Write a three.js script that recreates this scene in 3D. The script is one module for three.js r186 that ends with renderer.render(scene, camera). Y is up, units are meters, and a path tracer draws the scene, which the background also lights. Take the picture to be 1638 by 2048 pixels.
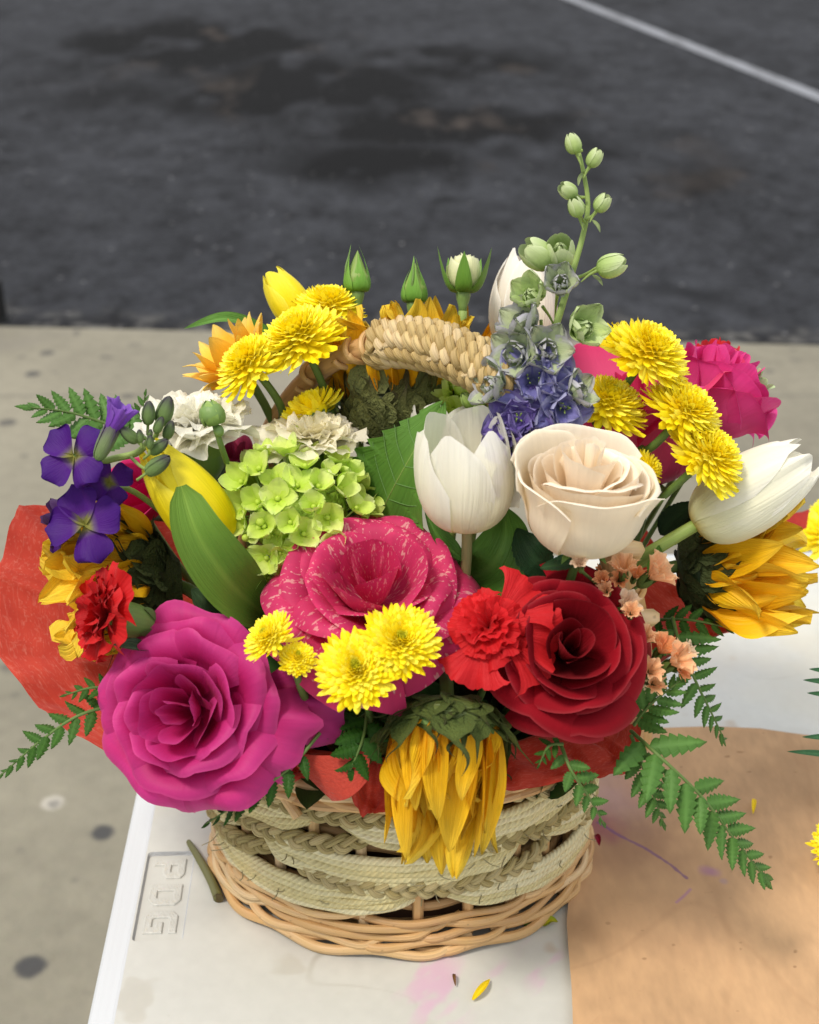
import * as THREE from 'three';
import { mergeGeometries } from 'three/addons/utils/BufferGeometryUtils.js';

// ---------------------------------------------------------------- camera, sky, sun, exposure
const scene = new THREE.Scene();
const FPX = 2800, CAM = new THREE.Vector3(0, 1.365, 0.734), PITCH = 27 * Math.PI / 180;
const camera = new THREE.PerspectiveCamera(2 * Math.atan(1024 / FPX) * 180 / Math.PI, 1638 / 2048, 0.02, 400);
camera.position.copy(CAM);
camera.rotation.set(-PITCH, 0, 0);
camera.focus = 0.8;
camera.userData.fStop = 9;
scene.add(camera);
const renderer = new THREE.WebGLRenderer({ antialias: true });
renderer.toneMapping = THREE.LinearToneMapping;
renderer.toneMappingExposure = 1.18;
renderer.shadowMap.enabled = true;
{ // overcast daylight: pale cloud layer, a little brighter overhead
  const w = 256, h = 128, d = new Float32Array(w * h * 4);
  for (let j = 0; j < h; j++) for (let i = 0; i < w; i++) {
    const e = (j + .5) / h * Math.PI - Math.PI / 2, a = i / w * Math.PI * 2, s = Math.max(0, Math.sin(e));
    const c = .03 * Math.sin(a * 3 + 2 * e) + .02 * Math.sin(a * 7 + e * 5), L = e > 0 ? .61 + .44 * s + c : .25, k = 4 * (j * w + i);
    d[k] = L * .985; d[k + 1] = L; d[k + 2] = L * 1.03; d[k + 3] = 1;
  }
  const t = new THREE.DataTexture(d, w, h, THREE.RGBAFormat, THREE.FloatType);
  t.mapping = THREE.EquirectangularReflectionMapping; t.magFilter = t.minFilter = THREE.LinearFilter; t.needsUpdate = true;
  scene.background = t; scene.environment = t;
}
const sun = new THREE.DirectionalLight(0xfff3e2, 2.35);
sun.position.set(-1.5, 4.2, 1.2); sun.target.position.set(0, .9, 0);
sun.castShadow = true; sun.shadow.radius = 25; sun.shadow.mapSize.set(2048, 2048);
Object.assign(sun.shadow.camera, { left: -3, right: 3, top: 3, bottom: -3, near: .5, far: 12 });
scene.add(sun, sun.target);

// ---------------------------------------------------------------- small tools
const V = (x, y, z) => new THREE.Vector3(x, y, z);
const rng = (s) => () => { s |= 0; s = s + 0x6D2B79F5 | 0; let t = Math.imul(s ^ s >>> 15, 1 | s); t = t + Math.imul(t ^ t >>> 7, 61 | t) ^ t; return ((t ^ t >>> 14) >>> 0) / 4294967296; };
const lerp = (a, b, t) => a + (b - a) * t, clamp = (x, a = 0, b = 1) => Math.min(b, Math.max(a, x)), TAU = Math.PI * 2;
const sm = (a, b, x) => { x = clamp((x - a) / (b - a)); return x * x * (3 - 2 * x); };
const h2 = (x, y) => { let n = Math.imul(x, 374761393) + Math.imul(y, 668265263) | 0; n = Math.imul(n ^ n >>> 13, 1274126177); return ((n ^ n >>> 16) >>> 0) / 4294967296; };
function vn(x, y) { const i = Math.floor(x), j = Math.floor(y), u = x - i, v = y - j, a = u * u * (3 - 2 * u), b = v * v * (3 - 2 * v); return lerp(lerp(h2(i, j), h2(i + 1, j), a), lerp(h2(i, j + 1), h2(i + 1, j + 1), a), b); }
function fbm(x, y, n = 4) { let s = 0, a = .5, t = 0; for (let k = 0; k < n; k++) { s += a * vn(x, y); t += a; x = x * 2.03 + 17.1; y = y * 2.03 + 5.3; a *= .5; } return s / t; }
const C = (h) => { const c = new THREE.Color(h); return [c.r, c.g, c.b]; };
const mix3 = (a, b, t) => [lerp(a[0], b[0], t), lerp(a[1], b[1], t), lerp(a[2], b[2], t)];
// camera basis only serves to read distances off the photograph; everything is then placed in metres in the world
const RT = V(1, 0, 0), UP = V(0, Math.cos(PITCH), -Math.sin(PITCH)), FW = V(0, -Math.sin(PITCH), -Math.cos(PITCH));
const ray = (px, py) => FW.clone().addScaledVector(RT, (px - 819) / FPX).addScaledVector(UP, -(py - 1024) / FPX);
function at(px, py, z) { const d = ray(px, py), t = (z - CAM.z) / d.z, p = CAM.clone().addScaledVector(d, t); p.k = t / FPX; return p; }
function onY(px, py, y) { const d = ray(px, py), t = (y - CAM.y) / d.y, p = CAM.clone().addScaledVector(d, t); p.k = t / FPX; return p; }
const dir3 = ([r, u, t]) => V(0, 0, 0).addScaledVector(RT, r).addScaledVector(UP, u).addScaledVector(FW, -t).normalize();

const used = {};
function numbered(n) { used[n] = (used[n] ?? -1) + 1; return used[n] ? `${n}_${String(used[n]).padStart(3, '0')}` : n; }
function thing(name, label, category, pos = V(0, 0, 0), quat, group) {
  const o = new THREE.Group(); o.name = numbered(name); o.position.copy(pos); if (quat) o.quaternion.copy(quat);
  o.userData = { label, category }; if (group) o.userData.group = group;
  scene.add(o); o.updateMatrixWorld(); return o;
}
function mesh(name, geo, mat, parent, pos, quat, scale) {
  const m = new THREE.Mesh(geo, mat); m.name = name; m.castShadow = m.receiveShadow = true;
  if (pos) m.position.copy(pos); if (quat) m.quaternion.copy(quat); if (scale) m.scale.copy(scale);
  parent.add(m); return m;
}
function part(name, parent, pos, quat) { const g = new THREE.Group(); g.name = name; if (pos) g.position.copy(pos); if (quat) g.quaternion.copy(quat); parent.add(g); return g; }
function struct(name, geo, mat) { const m = mesh(name, geo, mat, scene); m.userData = { kind: 'structure' }; return m; }
const basis = (x, y, z) => new THREE.Quaternion().setFromRotationMatrix(new THREE.Matrix4().makeBasis(x, y, z));
function frame(y, hint) { y = y.clone().normalize(); let x = hint.clone().addScaledVector(y, -hint.dot(y)); if (x.lengthSq() < 1e-6) x = V(0, 0, 1).addScaledVector(y, -y.z); x.normalize(); return basis(x, y, x.clone().cross(y)); }
// frame with y along dir and z as near to n as it goes
function frameN(y, n) { y = y.clone().normalize(); const z = n.clone().addScaledVector(y, -n.dot(y)).normalize(); return basis(y.clone().cross(z), y, z); }
// a thing at pixel (px, py) in the plane z, its axis +y along dir (right, up, towards the camera)
function put(name, label, cat, px, py, z, dir, roll = 0, group) {
  const p = at(px, py, z), q = frame(dir3(dir), RT).multiply(new THREE.Quaternion().setFromAxisAngle(V(0, 1, 0), roll));
  const o = thing(name, label, cat, p, q, group); o.k = p.k; return o;
}
// surface from f(u, v), u and v in 0..1; col(u, v) gives linear vertex colours
function grid(nu, nv, f, col, closeU) {
  const P = [], T = [], K = [], I = [];
  for (let j = 0; j <= nv; j++) for (let i = 0; i <= nu; i++) { const u = i / nu, v = j / nv; P.push(...f(u, v)); T.push(u, v); if (col) K.push(...col(u, v)); }
  for (let j = 0; j < nv; j++) for (let i = 0; i < nu; i++) { const a = j * (nu + 1) + i, b = a + 1, c = a + nu + 1, d = c + 1; I.push(a, b, d, a, d, c); }
  const g = new THREE.BufferGeometry();
  g.setAttribute('position', new THREE.Float32BufferAttribute(P, 3)); g.setAttribute('uv', new THREE.Float32BufferAttribute(T, 2));
  if (col) g.setAttribute('color', new THREE.Float32BufferAttribute(K, 3));
  g.setIndex(I); g.computeVertexNormals();
  if (closeU) { const n = g.attributes.normal; for (let j = 0; j <= nv; j++) { const a = j * (nu + 1), b = a + nu; const x = V(n.getX(a) + n.getX(b), n.getY(a) + n.getY(b), n.getZ(a) + n.getZ(b)).normalize(); n.setXYZ(a, x.x, x.y, x.z); n.setXYZ(b, x.x, x.y, x.z); } }
  return g;
}
// tube along points; radius may be a function of s in 0..1
function tube(pts, r, seg = 16, rad = 7, capped = true, col) {
  const c = pts.getPoint ? pts : new THREE.CatmullRomCurve3(pts), R = typeof r === 'function' ? r : () => r, fr = c.computeFrenetFrames(seg, false);
  const ps = []; for (let i = 0; i <= seg; i++) ps.push(c.getPointAt(i / seg));
  return grid(rad, seg + (capped ? 2 : 0), (u, v) => {
    let i = Math.round(v * (seg + (capped ? 2 : 0))), q = 1; if (capped) { i -= 1; if (i < 0) { i = 0; q = 0; } if (i > seg) { i = seg; q = 0; } }
    const a = u * TAU, n = fr.normals[i], b = fr.binormals[i], rr = R(i / seg) * q, p = ps[i];
    return [p.x + rr * (Math.cos(a) * n.x + Math.sin(a) * b.x), p.y + rr * (Math.cos(a) * n.y + Math.sin(a) * b.y), p.z + rr * (Math.cos(a) * n.z + Math.sin(a) * b.z)];
  }, col && ((u, v) => col(v)), true);
}
const bez = (a, b, c, d, t) => { const s = 1 - t; return s * s * s * a + 3 * s * s * t * b + 3 * s * t * t * c + t * t * t * d; };
// ---------------------------------------------------------------- textures
function tex(n, f, srgb, m = n) {
  const d = new Uint8Array(n * m * 4);
  for (let j = 0; j < m; j++) for (let i = 0; i < n; i++) { const c = f((i + .5) / n, (j + .5) / m), k = 4 * (j * n + i); for (let q = 0; q < 3; q++) { let x = typeof c === 'number' ? c : c[q]; if (srgb) x = x <= .0031308 ? 12.92 * x : 1.055 * Math.pow(Math.max(x, 0), 1 / 2.4) - .055; d[k + q] = clamp(Math.round(x * 255), 0, 255); } d[k + 3] = 255; }
  const t = new THREE.DataTexture(d, n, m); t.magFilter = THREE.LinearFilter; t.minFilter = THREE.LinearMipmapLinearFilter; t.generateMipmaps = true; t.wrapS = t.wrapT = THREE.RepeatWrapping;
  if (srgb) t.colorSpace = THREE.SRGBColorSpace; t.needsUpdate = true; return t;
}
const veinT = tex(256, (u, v) => clamp(.5 + .5 * (fbm(u * 46 + 2 * fbm(u * 4, v * 3, 2), v * 2.2, 3) - .5) + .35 * (fbm(u * 7, v * 7, 3) - .5)));
const veinC = tex(256, (u, v) => { const a = .96 + .2 * (fbm(u * 40 + 2 * fbm(u * 4, v * 3, 2), v * 1.8, 3) - .45) + .12 * (fbm(u * 5, v * 5, 3) - .5); return [a, a, a]; }, true);
const veinS = tex(256, (u, v) => { const a = .975 + .07 * (fbm(u * 46 + 3 * fbm(u * 4, v * 3, 2), v * 2.4, 3) - .5) + .1 * (fbm(u * 4 + 20, v * 4, 4) - .5); return [a, a, a]; }, true);
const blotT = tex(256, (u, v) => fbm(u * 22, v * 22, 5));
const grainT = tex(256, (u, v) => clamp(fbm(u * 60, v * 5, 3) * .7 + .3 * fbm(u * 20, v * 20, 3)));
const grainC = tex(256, (u, v) => { const a = .72 + .36 * fbm(u * 30, v * 4, 4) + .1 * (fbm(u * 8, v * 8, 2) - .5); return [a, a * .99, a * .95]; }, true);
const petalM = (o = {}) => new THREE.MeshPhysicalMaterial({ vertexColors: true, side: THREE.DoubleSide, roughness: .62, bumpMap: veinT, bumpScale: .00045, map: veinS, transmission: .34, thickness: 0, specularIntensity: .32, ...o });
const plainM = (h, o = {}) => new THREE.MeshPhysicalMaterial({ color: h, side: THREE.DoubleSide, roughness: .55, bumpMap: veinT, bumpScale: .0004, map: veinC, ...o });
// ---------------------------------------------------------------- ground: concrete pavement, asphalt road, painted line
const kerbA = onY(0, 648, 0), kerbB = onY(1638, 686, 0), kd = kerbB.clone().sub(kerbA).normalize(), kn = V(kd.z, 0, -kd.x); // kn points to the road
if (kn.z > 0) kn.multiplyScalar(-1);
const kerb = (s, t, y) => { const p = kerbA.clone().addScaledVector(kd, s).addScaledVector(kn, t); p.y = y; return p; };
{
  const spots = [[65, 748, 17, 5, .8], [95, 706, 15, 4, .7], [15, 845, 18, 7, .7], [48, 912, 9, 5, .4], [255, 792, 15, 4, .5], [60, 1935, 32, 20, .9], [205, 1665, 24, 15, .9], [105, 1606, 22, 14, -.5], [108, 1608, 12, 8, .5], [1540, 742, 10, 3, .5], [1590, 720, 14, 4, .25], [30, 1390, 10, 6, .25], [150, 1760, 8, 5, .25], [170, 1985, 9, 6, .2], [40, 1700, 9, 5, .2], [270, 690, 18, 4, .25], [1480, 905, 40, 12, .12]].map(([x, y, w, , a]) => { const p = onY(x, y, 0); return [p.x, p.z, w * p.k, a]; });
  const S = 6, N = 1100, base = C("#858172"), dk = C('#35363a'), lt = C('#c2beb6');
  const jz = onY(200, 792, 0).z;
  const map = tex(N, (u, v) => {
    const x = (u - .5) * S, z = .9 - v * S, n = fbm(x * 3 + 9, z * 3, 5), m = fbm(x * 40, z * 40, 3), q = fbm(x * 1.1 + 40, z * 1.1, 3);
    let c = base.map((b) => b * (.66 + .34 * n + .22 * (m - .5) + .35 * (q - .5)) * 1.05);
    const e = sm(.012, 0, Math.abs(z - jz)); c = mix3(c, dk, e * .35);
    c = mix3(c, C('#6f6b64'), .5 * sm(.62, .8, fbm(x * 2.3 + 70, z * 2.3, 4)));
    for (const [sx, sz, r, a] of spots) { const d = Math.hypot(x - sx, z - sz) / r; if (d < 1.7) { const w = sm(1.15, .75, d + .35 * (fbm(x * 60, z * 60, 2) - .5)); c = mix3(c, a > 0 ? dk : lt, w * Math.abs(a)); } }
    const g = fbm(x * 17 + 300, z * 17, 2); if (g > .82) c = mix3(c, dk, .5 * sm(.82, .9, g));
    return c;
  }, true);
  const bump = tex(512, (u, v) => fbm(u * 90, v * 90, 4));
  bump.repeat.set(6, 6);
  const mat = new THREE.MeshStandardMaterial({ map, bumpMap: bump, bumpScale: .002, roughness: .88 });
  // sheet with a rounded edge at the road
  const prof = [[14, 0], [.04, 0], [.012, -.003], [0, -.016], [-.004, -.12]], P = [], T = [], I = [];
  for (const s of [-30, 34]) for (const [t, y] of prof) { const p = kerb(s, -t, y); P.push(p.x, p.y, p.z); T.push(p.x / S + .5, (.9 - p.z) / S); }
  for (let i = 0; i < 4; i++) I.push(i, i + 1, i + 6, i, i + 6, i + 5);
  const g = new THREE.BufferGeometry(); g.setAttribute('position', new THREE.Float32BufferAttribute(P, 3)); g.setAttribute('uv', new THREE.Float32BufferAttribute(T, 2)); g.setIndex(I.reverse()); g.computeVertexNormals();
  struct('pavement', g.toNonIndexed(), mat).geometry.computeVertexNormals();
}
const ROADY = -.06;
{
  const S = 11, N = 1024, base = C("#34363b"), dk = C('#0f1012');
  const E = [[380, 90, 330, 70, .9], [620, 170, 330, 60, .9], [900, 125, 260, 40, .6], [860, 240, 380, 60, .9], [760, 330, 260, 60, .75], [1420, 345, 180, 30, .6], [1180, 300, 300, 50, .5], [1420, 560, 120, 25, .35], [250, 190, 200, 30, .4], [880, 430, 90, 12, .5]].map(([x, y, w, h, a]) => { const p = onY(x, y, ROADY), b = onY(x, y + h, ROADY); return [p.x, p.z, w * p.k, Math.abs(b.z - p.z), a]; });
  const map = tex(N, (u, v) => {
    const x = (u - .5) * S, z = -2.9 - v * S, n = fbm(x * 1.5, z * 1.2 + 30, 4), m = fbm(x * 60, z * 60, 3), wx = x + .35 * (fbm(x * 2 + 8, z * 2, 3) - .5), wz = z + 1.2 * (fbm(x * 2.4 + 90, z * 1.2, 3) - .5);
    let s = 0; for (const [ex, ez, rx, rz, a] of E) s = Math.max(s, a * sm(1.25, .2, Math.hypot((wx - ex) / rx, (wz - ez) / rz)));
    const t = sm(.2, .62, fbm(x * 4.2 + 3, z * 1.6, 4) * 1.05 + .12 * (m - .5)) * s;
    let c = base.map((b) => b * (.8 + .5 * (n - .5) + .9 * (m - .5) + .8 * (fbm(x * 11, z * 7 + 60, 3) - .5)));
    c = mix3(c, dk, clamp(t * 1.9));
    c = mix3(c, C('#6b625c'), .35 * sm(.6, .8, fbm(x * 3 + 50, z * 1.4 + 9, 4)) * s);
    const q = ((x - kerbA.x) * kn.x + (z - kerbA.z) * kn.z), ed = sm(.42, .1, q + .28 * (fbm(x * 6, z * 6 + 4, 4) - .5));
    c = mix3(c, mix3(C('#19191b'), C('#6a6966'), sm(.45, .75, fbm(x * 22, z * 22, 3))), ed * .75);
    const fl = h2(Math.round(x * 160), Math.round(z * 90)); if (fl > .9985) c = mix3(c, C('#b9b9bb'), .5);
    return c;
  }, true);
  map.wrapS = map.wrapT = THREE.MirroredRepeatWrapping;
  const bump = tex(512, (u, v) => fbm(u * 120, v * 120, 3)); bump.repeat.set(9, 9);
  const mat = new THREE.MeshPhysicalMaterial({ map, bumpMap: bump, bumpScale: .004, roughness: .92, specularIntensity: .25 });
  const P = [], T = [], q = [kerb(-120, -.3, ROADY), kerb(120, -.3, ROADY), kerb(120, 220, ROADY), kerb(-120, 220, ROADY)];
  for (const p of q) { P.push(p.x, p.y, p.z); T.push(p.x / S + .5, (-2.9 - p.z) / S); }
  const g = new THREE.BufferGeometry(); g.setAttribute('position', new THREE.Float32BufferAttribute(P, 3)); g.setAttribute('uv', new THREE.Float32BufferAttribute(T, 2)); g.setIndex([0, 1, 2, 0, 2, 3]); g.computeVertexNormals();
  struct('road', g, mat);
  // white painted line, worn
  const a = onY(1100, -18, ROADY), b = onY(1700, 219, ROADY), d = b.clone().sub(a).normalize(), n = V(-d.z, 0, d.x), w = .058, L = [];
  const A = a.clone().addScaledVector(d, -4), len = b.distanceTo(a) + 8;
  const lm = new THREE.MeshStandardMaterial({ map: tex(256, (u, v) => mix3(C('#82868e'), C('#5b5d62'), clamp(sm(.52, .75, fbm(u * 6, v * 60, 4)) + sm(.38, .5, Math.abs(u - .5) + .1 * (fbm(u * 9, v * 90, 3) - .5)) * .7)), true, 1024), roughness: .8 });
  struct('road_line', grid(4, 60, (u, v) => { const p = A.clone().addScaledVector(d, v * len).addScaledVector(n, (u - .5) * 2 * w); return [p.x, ROADY + .004, p.z]; }), lm);
  // dark post at the pavement edge
  const pp = onY(-7, 640, 0), post = thing('dark_post', 'slim black post at the pavement edge, cut by the left of the photo', 'post', pp);
  const pm = new THREE.MeshStandardMaterial({ color: '#0d0e10', roughness: .6 });
  mesh('shaft', new THREE.CylinderGeometry(.03, .032, .115, 16).translate(0, .0575, 0), pm, post);
  mesh('cap', new THREE.SphereGeometry(.031, 16, 8, 0, TAU, 0, Math.PI / 2).scale(1, .5, 1).translate(0, .115, 0), pm, post);
  mesh('base_plate', new THREE.CylinderGeometry(.042, .042, .008, 16).translate(0, .004, 0), pm, post);
}
// ---------------------------------------------------------------- folding table
const TY = .74;
const tA = onY(172, 2048, TY - .006), tB = onY(272, 1580, TY - .006), td = tB.clone().sub(tA); td.y = 0; td.normalize();
const tR = V(-td.z, 0, td.x); // to the right
const tFar = onY(1650, 1092, TY), tLen = tFar.clone().sub(tA).dot(td), tOrg = tA.clone().addScaledVector(td, tLen); tOrg.y = TY; // far left corner
// table frame: X to the right along tR, Z towards the camera
const tq = basis(tR, V(0, 1, 0), td.clone().negate());
const table = thing('folding_table', 'white moulded plastic folding table under the flower basket', 'table', V(tOrg.x, 0, tOrg.z), tq);
const toT = (px, py, y = TY) => table.worldToLocal(onY(px, py, y));
{
  const W = 1.22, L = 1.3, Rr = .035;
  const tmap = tex(1024, (u, v) => {
    const x = u * W, z = v * L; let c = C('#c7c9c4'); const n = fbm(x * 5, z * 5, 4), m = fbm(x * 160, z * 160, 3);
    c = c.map((q) => q * (.93 + .12 * (n - .4) + .08 * (m - .5)));
    const s = fbm(x * 26 + 7, z * 26 + 3, 3); c = mix3(c, C('#a98c6c'), .55 * sm(.8, .88, s));
    const s2 = fbm(x * 60 + 70, z * 60, 2); c = mix3(c, C('#6d5a44'), .6 * sm(.88, .95, s2));
    c = mix3(c, C('#c9c4b2'), .4 * sm(.55, .75, fbm(x * 9 + 33, z * 9, 4)));
    const p1 = toT(870, 1975), p2 = toT(1090, 1935), p3 = toT(1000, 1950), p4 = toT(600, 2000);
    const sc = fbm(x * 3 + z * 40 + 11, z * 5 - x * 30, 3); c = mix3(c, C('#a39d8c'), .3 * sm(.66, .74, sc) * sm(.4, .6, fbm(x * 6 + 4, z * 6, 2)));
    c = mix3(c, C('#8e8878'), .5 * sm(.012, .001, Math.abs(fbm(x * 7 + 60, z * 16, 3) - .5)) * sm(.45, .7, fbm(x * 12, z * 12 + 70, 2)));
    for (const [p, r, a] of [[p1, .03, .6], [p2, .02, .45], [p3, .012, .3], [p4, .01, .15]]) { const w = sm(1, .2, Math.hypot(x - p.x, (z - p.z) * .6) / r); if (w > 0) c = mix3(c, C('#cf9fc4'), a * w * sm(.48, .68, fbm(x * 70 + z * 60, z * 30 - x * 20, 3))); }
    return c;
  }, true);
  const pm = new THREE.MeshPhysicalMaterial({ map: tmap, roughness: .42, bumpMap: blotT, bumpScale: .0004 });
  const em = new THREE.MeshPhysicalMaterial({ color: '#c6cbd0', roughness: .45, bumpMap: blotT, bumpScale: .0006 });
  const ring = (ins, n = 8) => { const q = [], r = Math.max(Rr - ins, .005); for (const [cx, cz, a0] of [[ins + r, ins + r, Math.PI], [W - ins - r, ins + r, 1.5 * Math.PI], [W - ins - r, L - ins - r, 0], [ins + r, L - ins - r, Math.PI / 2]]) for (let i = 0; i <= n; i++) { const a = a0 + i / n * Math.PI / 2; q.push([cx + r * Math.cos(a), cz + r * Math.sin(a)]); } q.push(q[0]); return q; };
  const lev = [[.0175, 0], [.0165, -.0006], [.015, -.0022], [.0035, -.0042], [.001, -.0062], [0, -.0095], [0, -.04], [.003, -.043], [.03, -.043]].map(([i, y]) => [ring(i), TY + y]);
  const edge = grid(36, lev.length - 1, (u, v) => { const [q, y] = lev[Math.round(v * (lev.length - 1))], p = q[Math.round(u * 36)]; return [p[0], y, p[1]]; });
  mesh('edge', edge, em, table);
  // logo recess
  const q = [[297, 1703], [391, 1703], [366, 1882], [263, 1880]].map(([x, y]) => toT(x, y));
  const x0 = (q[0].x + q[3].x) / 2, x1 = (q[1].x + q[2].x) / 2, z0 = (q[0].z + q[1].z) / 2, z1 = (q[2].z + q[3].z) / 2;
  const rr = (S, a, b, c, d, r) => { S.moveTo(a + r, b); S.lineTo(c - r, b); S.quadraticCurveTo(c, b, c, b + r); S.lineTo(c, d - r); S.quadraticCurveTo(c, d, c - r, d); S.lineTo(a + r, d); S.quadraticCurveTo(a, d, a, d - r); S.lineTo(a, b + r); S.quadraticCurveTo(a, b, a + r, b); return S; };
  const top = new THREE.Shape(); ring(.0175).forEach((p, i) => i ? top.lineTo(p[0], -p[1]) : top.moveTo(p[0], -p[1]));
  top.holes.push(rr(new THREE.Path(), x0, -z1, x1, -z0, .003));
  const flat = (g, y) => { g.rotateX(-Math.PI / 2); g.translate(0, y, 0); const p = g.attributes.position, t = []; for (let i = 0; i < p.count; i++) t.push(p.getX(i) / W, p.getZ(i) / L); g.setAttribute('uv', new THREE.Float32BufferAttribute(t, 2)); return g; };
  mesh('top', flat(new THREE.ShapeGeometry(top, 4), TY), pm, table);
  const wallShape = rr(new THREE.Shape(), x0, -z1, x1, -z0, .003).getPoints(4); wallShape.push(wallShape[0]);
  const dep = .0026, b = .0012;
  const cx = (x0 + x1) / 2, cz = (z0 + z1) / 2;
  const rec = grid(wallShape.length - 1, 2, (u, v) => { const p = wallShape[Math.round(u * (wallShape.length - 1))], s = v * b; return [p.x - Math.sign(p.x - cx) * s, TY - v * dep, -p.y - Math.sign(-p.y - cz) * s]; });
  const logo = part('logo_panel', table);
  mesh('panel_rim', rec, em, logo);
  mesh('panel_floor', flat(new THREE.ShapeGeometry(rr(new THREE.Shape(), x0 + b, -z1 + b, x1 - b, -z0 - b, .003)), TY - dep), pm, logo);
  // letters P D G, tops to the right, reading towards the camera
  const st = (a, ...hs) => { const S = new THREE.Shape(); a.forEach((p, i) => i ? S.lineTo(...p) : S.moveTo(...p)); for (const h of hs) { const H = new THREE.Path(); h.forEach((p, i) => i ? H.lineTo(...p) : H.moveTo(...p)); S.holes.push(H); } return S; };
  const Ls = {
    p: st([[0, 0], [.24, 0], [.24, .33], [.7, .33], [.9, .45], [.9, .88], [.72, 1], [0, 1]], [[.24, .52], [.24, .8], [.64, .8], [.68, .76], [.68, .57], [.64, .52]]),
    d: st([[0, 0], [.72, 0], [.92, .16], [.92, .84], [.72, 1], [0, 1]], [[.24, .2], [.24, .8], [.62, .8], [.68, .74], [.68, .26], [.62, .2]]),
    g: st([[.2, 0], [.95, 0], [.95, .55], [.5, .55], [.5, .38], [.72, .38], [.72, .19], [.32, .19], [.24, .27], [.24, .73], [.32, .81], [.95, .81], [.95, 1], [.2, 1], [0, .84], [0, .16]]),
  };
  const lh = (x1 - x0) * .62, lw = (z1 - z0) * .235; let zz = z0 + (z1 - z0) * .075;
  for (const k of ['p', 'd', 'g']) {
    const g = new THREE.ExtrudeGeometry(Ls[k], { depth: .02, bevelEnabled: true, bevelSize: .035, bevelThickness: .05, bevelSegments: 2, curveSegments: 2 });
    // shape x -> table z, shape y -> table x, depth -> y
    g.applyMatrix4(new THREE.Matrix4().makeBasis(V(0, 0, lw), V(lh, 0, 0), V(0, .024, 0)).setPosition(cx - lh / 2, TY - dep - .0004, zz));
    mesh('letter', g, pm, logo); zz += lw * 1.27;
  }
  // folded steel legs below
  const sm_ = new THREE.MeshStandardMaterial({ color: '#8b8f94', metalness: .7, roughness: .4 });
  for (const [lx, lz] of [[.12, .12], [W - .12, .12], [.12, L - .12], [W - .12, L - .12]]) mesh('leg', tube([V(lx, TY - .043, lz), V(lx, .4, lz), V(lx, .012, lz)], .013, 8, 10), sm_, table);
  for (const lz of [.12, L - .12]) mesh('leg_brace', tube([V(.12, .25, lz), V(W / 2, .25, lz), V(W - .12, .25, lz)], .01, 4, 8), sm_, table);
}
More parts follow.
